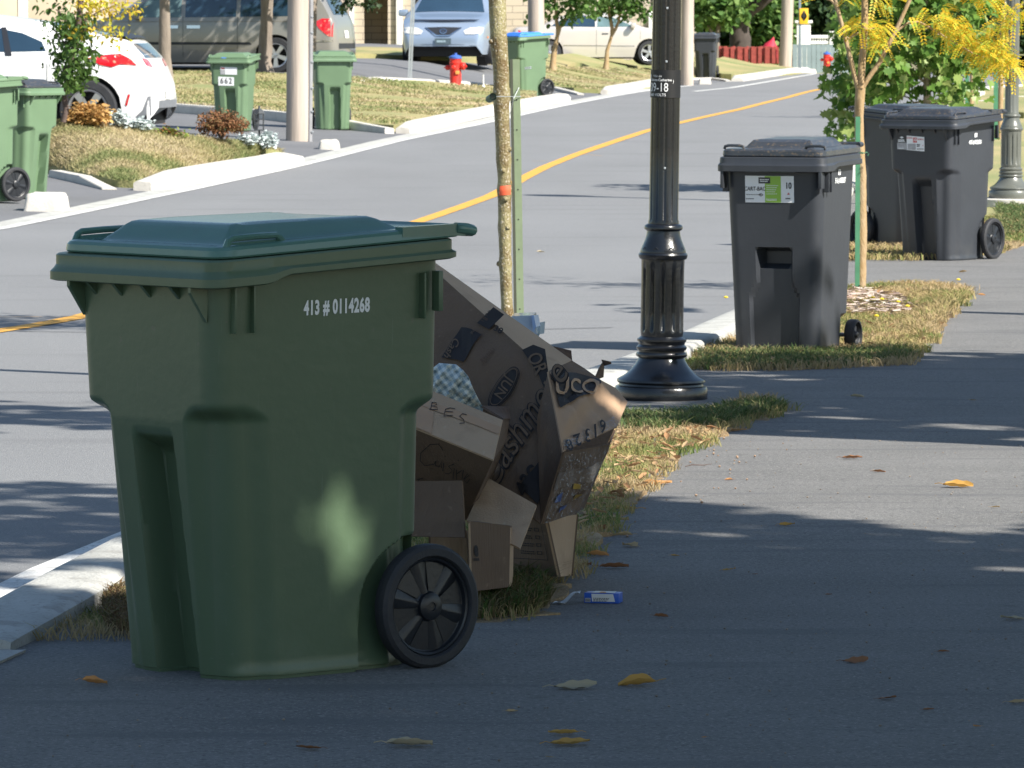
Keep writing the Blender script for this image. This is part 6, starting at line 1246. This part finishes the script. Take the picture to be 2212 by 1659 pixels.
# ---- flaps and lower boxes
t, o, R_ = box_thing('cardboard_flap', 'pale open cardboard flap jutting down right of the Cuisine carton', [('board', kraft_l, (K(1008,1124,16.80), K(1123,1184,16.62), K(1159,1091,16.9), K(1050,1030,17.05)), dict(amp=.004, seed=31, th=.006))])
t, o, R_ = box_thing('cardboard_sheet', 'flat brown cardboard sheet hanging behind the bin wheel', [('board', kraft, (K(870,1158,16.75), K(1004,1161,16.62), K(998,1038,16.70), K(870,1040,16.8)), dict(amp=.004, seed=32, th=.006))])
def upright(name, lab, q, dep, mats, top=True, seed=40, kw={}):
    """box standing on the ground; q = pixel corners BL,BR,TR,TL of its front and BR2,TR2 of its right side"""
    (a, b, c, d, e, g), (Y0, Y1, Y2) = q, dep; fa = [K(*a, Y0), K(*b, Y1), K(*c, Y1+.0), K(*d, Y0)]; e3, g3 = K(*e, Y2), K(*g, Y2)
    l3 = [fa[0]+(e3-fa[1]), fa[3]+(g3-fa[2])]
    fs = [('front', mats[0], (fa[0], fa[1], fa[2], fa[3]), dict(amp=.003, seed=seed)), ('right_side', mats[1], (fa[1], e3, g3, fa[2]), dict(amp=.003, seed=seed+1, nu=5)), ('left_side', mats[2], (l3[0], fa[0], fa[3], l3[1]), dict(amp=.002, seed=seed+2, nu=5)), ('back', mats[0], (l3[0], e3, g3, l3[1]), dict(amp=.002, seed=seed+3))]
    if top: fs.append(('top_flap', mats[0], (fa[3], fa[2], g3, l3[1]), dict(amp=.002, seed=seed+4)))
    return box_thing(name, lab, fs)
t, o, R_ = upright('cardboard_box', 'small upright brown box right behind the bin wheel, standing in the grass', ((1020,1278),(1100,1268),(1102,1140),(1016,1130),(1108,1262),(1110,1140)), (16.45, 16.62, 17.0), (kraft, kraft_l, kraft_l))
mb = MB(); decal(mb, R_['front'][0], merge(tx(text2d('e', .45, .02), .12, .62, .5, .7), lines(.04,.2,.44,.50,1,.04)), .003); mb.build('print', cink, R_['front'][1], smooth=False)
t, o, R_ = upright('cardboard_box', 'wide dark box with printed check list under the crushed carton', ((1098,1240),(1208,1246),(1180,1118),(1094,1110),(1234,1243),(1246,1112)), (17.55, 17.3, 17.6), (kraft, kraft_l, kraft), seed=50)
pl = [lines(.30,.62,.35+.13*i,.42+.13*i,2,.018) for i in range(4)]+[([(.66,.36+.13*i),(.76,.36+.13*i),(.76,.42+.13*i),(.66,.42+.13*i),(.675,.37+.13*i),(.745,.37+.13*i),(.745,.41+.13*i),(.675,.41+.13*i)], [[0,1,5,4],[1,2,6,5],[2,3,7,6],[3,0,4,7]]) for i in range(4)]+[rect(.0,.27,.86,.28), rect(.85,.28,.86,1)]
mb = MB(); decal(mb, R_['front'][0], merge(*pl), .003); mb.build('print', cink, R_['front'][1], smooth=False)
upright('cardboard_box', 'narrow light box mostly hidden behind the near bin wheel', ((930,1262),(1012,1268),(1008,1150),(930,1150),(1020,1258),(1016,1150)), (16.9, 16.9, 17.2), (kraft_l, kraft_l, kraft), seed=60)
t, o, R_ = box_thing('torn_carton_piece', 'torn ragged brown cardboard edge sticking up behind the crushed carton', [('board', kraft_d, (K(1190,800,18.3), K(1240,812,18.3), K(1234,757,18.35), K(1196,748,18.35)), dict(amp=.006, seed=71))])
# translucent plastic tub
o = K(1108,722,18.6); t = thing('plastic_tub', 'pale blue clear plastic tub behind the top edge of the crushed carton', 'tub', o); mb = MB()
q = [K(1105,683,18.6),K(1152,681,18.6),K(1160,722,18.6),K(1135,745,18.6),K(1105,745,18.6)]; mb.add([p-o for p in q]+[p-o+Vector((.01,.2,.0)) for p in q], [(0,1,2,3,4),(9,8,7,6,5),(0,5,6,1),(1,6,7,2),(2,7,8,3)]); mb.build('tub_wall', plast, t, smooth=False)
mb = MB(); q = [K(1148,682,18.58),K(1153,681,18.58),K(1158,706,18.58),K(1152,716,18.58)]; mb.add([p-o for p in q]+[p-o+Vector((.015,.05,0)) for p in q], [(0,1,2,3),(1,5,6,2),(0,4,5,1)]); mb.build('rim', M('blue_plastic_rim', (.3,.45,.75), .25), t, smooth=False)
mb = MB(); q = [K(1150,712,18.7),K(1168,696,18.7),K(1166,722,18.7),K(1155,745,18.7)]; mb.add([p-o for p in q]+[p-o+Vector((.015,.05,0)) for p in q], [(0,1,2,3),(1,5,6,2),(0,4,5,1)]); mb.build('inner_wall', M('clear_blue_plastic', (.4,.52,.6), .25), t, smooth=False)
# medicine box and foil
g = G(1262,1306); t = thing('medicine_box', 'small blue and white medicine box lying on the asphalt', 'medicine box', (g.x, g.y, H(g.x, g.y)+.004), math.radians(-12)); Lb, Wb, Hb = .105, .06, .031; mb = MB(); mb.box(0,0,.001,Lb,Wb,Hb,.0008); mb.build('carton', M('blue_carton', (.03,.12,.55), .35, .05), t, ang=30)
mb = MB(); mb.add([(.024,-.0012,.006),(.094,-.0012,.006),(.088,-.0012,Hb-.002),(.022,-.0012,Hb-.002)], [(0,1,2,3)]); mb.add([(.02,.004,Hb+.0012),(.092,.004,Hb+.0012),(.088,.054,Hb+.0012),(.024,.055,Hb+.0012)], [(0,1,2,3)]); mb.add([(.003,-.0012,.004),(.019,-.0012,.004),(.019,-.0012,.016),(.003,-.0012,.016)], [(0,1,2,3)]); lb = mb.build('white_label', white, t, smooth=False)
mb = MB(); mb.add([(.045,.004,Hb+.002),(.065,.004,Hb+.002),(.06,.03,Hb+.002),(.045,.03,Hb+.002)], [(0,1,2,3)]); mb.build('orange_mark', M('orange_ink', (.8,.35,.05), .5), lb, smooth=False)
mb = MB()
for i in range(7): mb.add([(.004+i*.0021,-.0022,.005),(.0052+i*.0021,-.0022,.005),(.0052+i*.0021,-.0022,.015),(.004+i*.0021,-.0022,.015)], [(0,1,2,3)])
vf = merge(lines(.028,.08,.006,.018,3,.0018)); mb.add([(a, -.0022, b) for a, b in vf[0]], vf[1]); mb.build('print', ink_k, lb, smooth=False)
g = G(1226,1308); mb = MB(); v, f = poly_mesh([(-.046,-.014),(.0,-.018),(.036,-.012),(.04,.034),(.02,.036),(-.02,.028)], .006); mb.add([(a, b, .006+.030*ss((a+.02)/.05)+.004*math.sin(a*110+b*90)+.003*math.sin(b*160)) for a, b in v], f); mb.v += [(x, y, z-.001) for x, y, z in mb.v]; n = len(mb.v)//2; mb.f += [tuple(i+n for i in reversed(q)) for q in mb.f]
o = mb.build('foil_wrapper', M('crumpled_foil', (.72,.76,.80), .4, .1, 60, .4, 120), ang=20); o.location = (g.x, g.y, H(g.x, g.y)+.004); tag(o, 'crumpled silver foil wrapper touching the blue medicine box', 'wrapper')
o = MB(); o.tube([(0,0,.006),(.03,.004,.012),(.07,-.003,.010),(.11,.006,.014)], [.002,.0025,.002,.001], 6); o = o.build('twig', MC['dark_bark']); g = G(1480,1013); o.location = (g.x, g.y, H(g.x, g.y)+.004); o.rotation_euler.z = .2; tag(o, 'thin dark twig lying across the sunlit path edge', 'twig')
# ================================================ fallen leaves
LM = {'tan': leafmat('fallen_tan', [(.42,.28,.13),(.50,.36,.19)], .7, .25), 'gold': leafmat('fallen_gold', [(.50,.27,.06),(.55,.34,.10)], .7, .3), 'brown': leafmat('fallen_brown', [(.24,.11,.05),(.32,.16,.08)], .7, .2), 'orange': leafmat('fallen_orange', [(.55,.25,.08),(.60,.33,.14)], .7, .3), 'pale': leafmat('fallen_pale', [(.45,.38,.26),(.40,.34,.22)], .7, .2), 'green': leafmat('fallen_olive', [(.18,.19,.08)], .7, .2)}
LV = []
def leafmesh(kind, L, seed):
    r = random.Random(seed); v = []; f = []; n = 9; m = 4; curl = r.uniform(.3, 1.0); side = r.uniform(.2, .9); tw = r.uniform(-.5, .5)
    for i in range(n+1):
        t = i/n; w_ = .27*math.sin(math.pi*min(1, t**.85))**.8+.004
        for j in range(-m, m+1):
            s = j/m; z = .16*curl*(t-.5)**2*4*.5+side*w_*s*s*.9+.02*math.sin(t*17+s*5+seed)+tw*.1*s*(t-.3)*2; v.append((L*(t-.5), L*w_*s*(1-.25*side)*(1+.08*math.sin(t*40+seed)), L*(z+.015)))
    k = 2*m+1
    for i in range(n):
        for j in range(2*m): a = i*k+j; f.append((a, a+k, a+k+1, a+1))
    mb = MB().add(v, f); mb.tube([(-L*.5,0,L*.1*curl),(-L*.62,L*.03,L*(.05+.08*curl)),(-L*.78,L*.06*tw*4,L*.06)], [L*.012,L*.01,L*.012], 5); return mb
LG = 'single fallen leaves on the path'
def leaf(px, py, w_, kind, lab=None, rz=None, tilt=0, grp=LG, seed=None):
    g = G(px, py); k = F/g.y; L = w_/k*1.05; sd = seed if seed is not None else int(px*7+py); o = leafmesh(kind, L, sd).build('fallen_leaf', LM[kind], ang=60); r = random.Random(sd); z = H(g.x, g.y)+.006
    o.location = (g.x, g.y, z+.002+(L*.35 if tilt else 0)); o.rotation_euler = (r.uniform(-.2,.35), r.uniform(-.12,.12)+tilt, rz if rz is not None else r.choice((0, math.pi))+r.uniform(-.45,.45)); tag(o, lab or 'small dry leaf lying on the asphalt path', 'leaf', grp); return o
leaf(885,1617,95,'pale','large crumpled pale leaf at the bottom of the photograph, right of a small rusty one',0)
leaf(666,1624,52,'brown','rusty brown leaf at the bottom edge below the near bin',3.0)
leaf(1216,1592,62,'gold','upper one of two overlapping golden leaves near the bottom edge',3.2); leaf(1232,1614,82,'gold','lower, broader one of two overlapping golden leaves near the bottom edge',.1)
leaf(1244,1492,88,'pale','pale grey green leaf with a long stem on the shaded path',0); leaf(1376,1485,78,'gold','long golden leaf right of the pale stemmed leaf',3.1)
leaf(1428,1338,32,'brown','small dark reddish leaf folded upright on the shaded path',.3,0); leaf(1849,1435,52,'brown','brown leaf far right of the two golden leaves, in shade',0)
leaf(2070,1056,62,'gold','long golden leaf on the sunlit path at the right',0); leaf(1900,1024,26,'brown','small reddish leaf on the sunlit path above the long golden leaf',.2)
leaf(1841,994,42,'brown','thin reddish brown leaf on the sunlit path just below the dark shade band',.1); leaf(1574,1041,18,'orange','tiny orange leaf alone on the sunlit path near the verge')
leaf(1700,1139,32,'gold','small golden brown leaf where sunlit path turns to shade',.1); leaf(1852,861,28,'pale','pale leaf in the middle of the far shade band',0)
leaf(2186,1342,48,'pale','pale curled leaf at the right edge beside a sun fleck'); leaf(2200,1524,42,'tan','tan leaf cut by the right edge of the photograph'); leaf(2038,1414,26,'brown','small reddish leaf touching the bright sun fleck at right')
leaf(1327,1231,60,'brown','broad brown leaf on the path just right of the check list box',.1); leaf(1252,1228,50,'brown','brown leaf touching the foot of the check list box'); leaf(1361,1184,52,'tan','narrow leaf curled into a hook on the path edge',2.2); leaf(1190,1288,56,'green','dull olive leaf left of the foil wrapper',.1); leaf(205,1482,52,'orange','curled orange leaf in front of the near bin, by the concrete kerb')
leaf(1586,772,20,'orange','orange leaf standing upright in the grass beside the lamp post',1.4,1.2,'fallen leaves along the verge'); leaf(1542,922,36,'tan','upright tan leaf standing in the green grass tip',1.2,.9,'fallen leaves along the verge')
for x, y, w_, kd in ((1917,1515,38,'brown'),(2111,1576,18,'orange'),(1521,1600,13,'orange'),(2006,1540,26,'brown'),(1106,1544,26,'tan'),(1187,1643,17,'tan'),(1458,1206,18,'gold'),(1575,1236,28,'gold'),(1631,1246,12,'brown'),(1790,1290,14,'brown'),(2100,868,16,'tan'),(2120,640,16,'orange'),(1720,575,14,'orange'),(2080,590,16,'tan'),(1168,547,16,'pale'),(2150,1100,18,'tan')): leaf(x, y, w_, kd)
LE = 'fallen leaves along the verge'
for x, y, w_, kd in ((1292,1205,45,'orange'),(1342,1105,66,'gold'),(1324,1131,72,'tan'),(1345,1162,40,'tan'),(1400,1058,62,'orange'),(1428,1050,48,'orange'),(1391,1003,42,'orange'),(1370,1018,40,'orange'),(1427,963,28,'orange'),(1595,934,32,'orange'),(1631,792,32,'tan'),(1718,788,30,'tan'),(1310,1080,36,'brown'),(1296,1150,46,'brown'),(1280,1180,30,'brown'),(1155,1300,40,'tan'),(1420,905,30,'tan'),(1460,925,34,'tan'),(1500,935,36,'orange'),(1350,950,34,'orange'),(1372,975,30,'tan'),(1850,790,30,'brown'),(1900,770,22,'orange'),(1540,800,24,'brown'),(1660,795,24,'brown'),(1995,640,20,'tan'),(1130,1255,54,'tan'),(1332,1040,34,'brown'),(1298,1098,30,'tan')): leaf(x, y, w_, kd, 'dry orange brown leaf lying in the grass strip beside the path', None, 0, LE)
rl = random.Random(3); mb = MB()
for x, y in inpoly(gp((1290,940),(1460,955),(1500,930),(1560,945),(1400,1060),(1330,1110),(1270,1180),(1240,1200),(1260,1100)), 190, RNG).tolist()+inpoly(gp((1700,800),(1980,790),(2100,635),(1840,626),(1660,640),(1490,795)), 160, RNG).tolist()+inpoly(gp((1830,545),(2120,560),(2150,530),(1830,520)), 60, RNG).tolist():
    lm = leafmesh('tan', rl.uniform(.025,.06), rl.randint(0, 99)); a = rl.uniform(0, 6.3); c_, s_ = math.cos(a), math.sin(a); z = H(x, y)+rl.uniform(.02,.05); tl = rl.uniform(-.6,.6)
    mb.add([(x+u*c_-v_*s_, y+u*s_+v_*c_, z+w_+u*tl) for u, v_, w_ in lm.v[:90]], [q for q in lm.f if max(q) < 90])
tag(mb.build('leaf_litter', leafmat('litter', [(.26,.14,.07),(.42,.24,.12),(.40,.28,.16),(.50,.35,.2)], .8, .25)), kind='stuff')
# dandelions
mb = MB()
for x, y in ((1885,668),(1905,672),(1940,678),(1893,710),(1568,668),(1960,688),(2070,628)):
    g = G(x, y); mb.lathe([(0,.05),(.014,.054),(.016,.06),(.0,.066)], 9, Matrix.Translation((g.x, g.y, H(g.x,g.y)+.02)))
tag(mb.build('dandelions', M('dandelion_yellow', (.75,.55,.03), .7, .1)), kind='stuff')
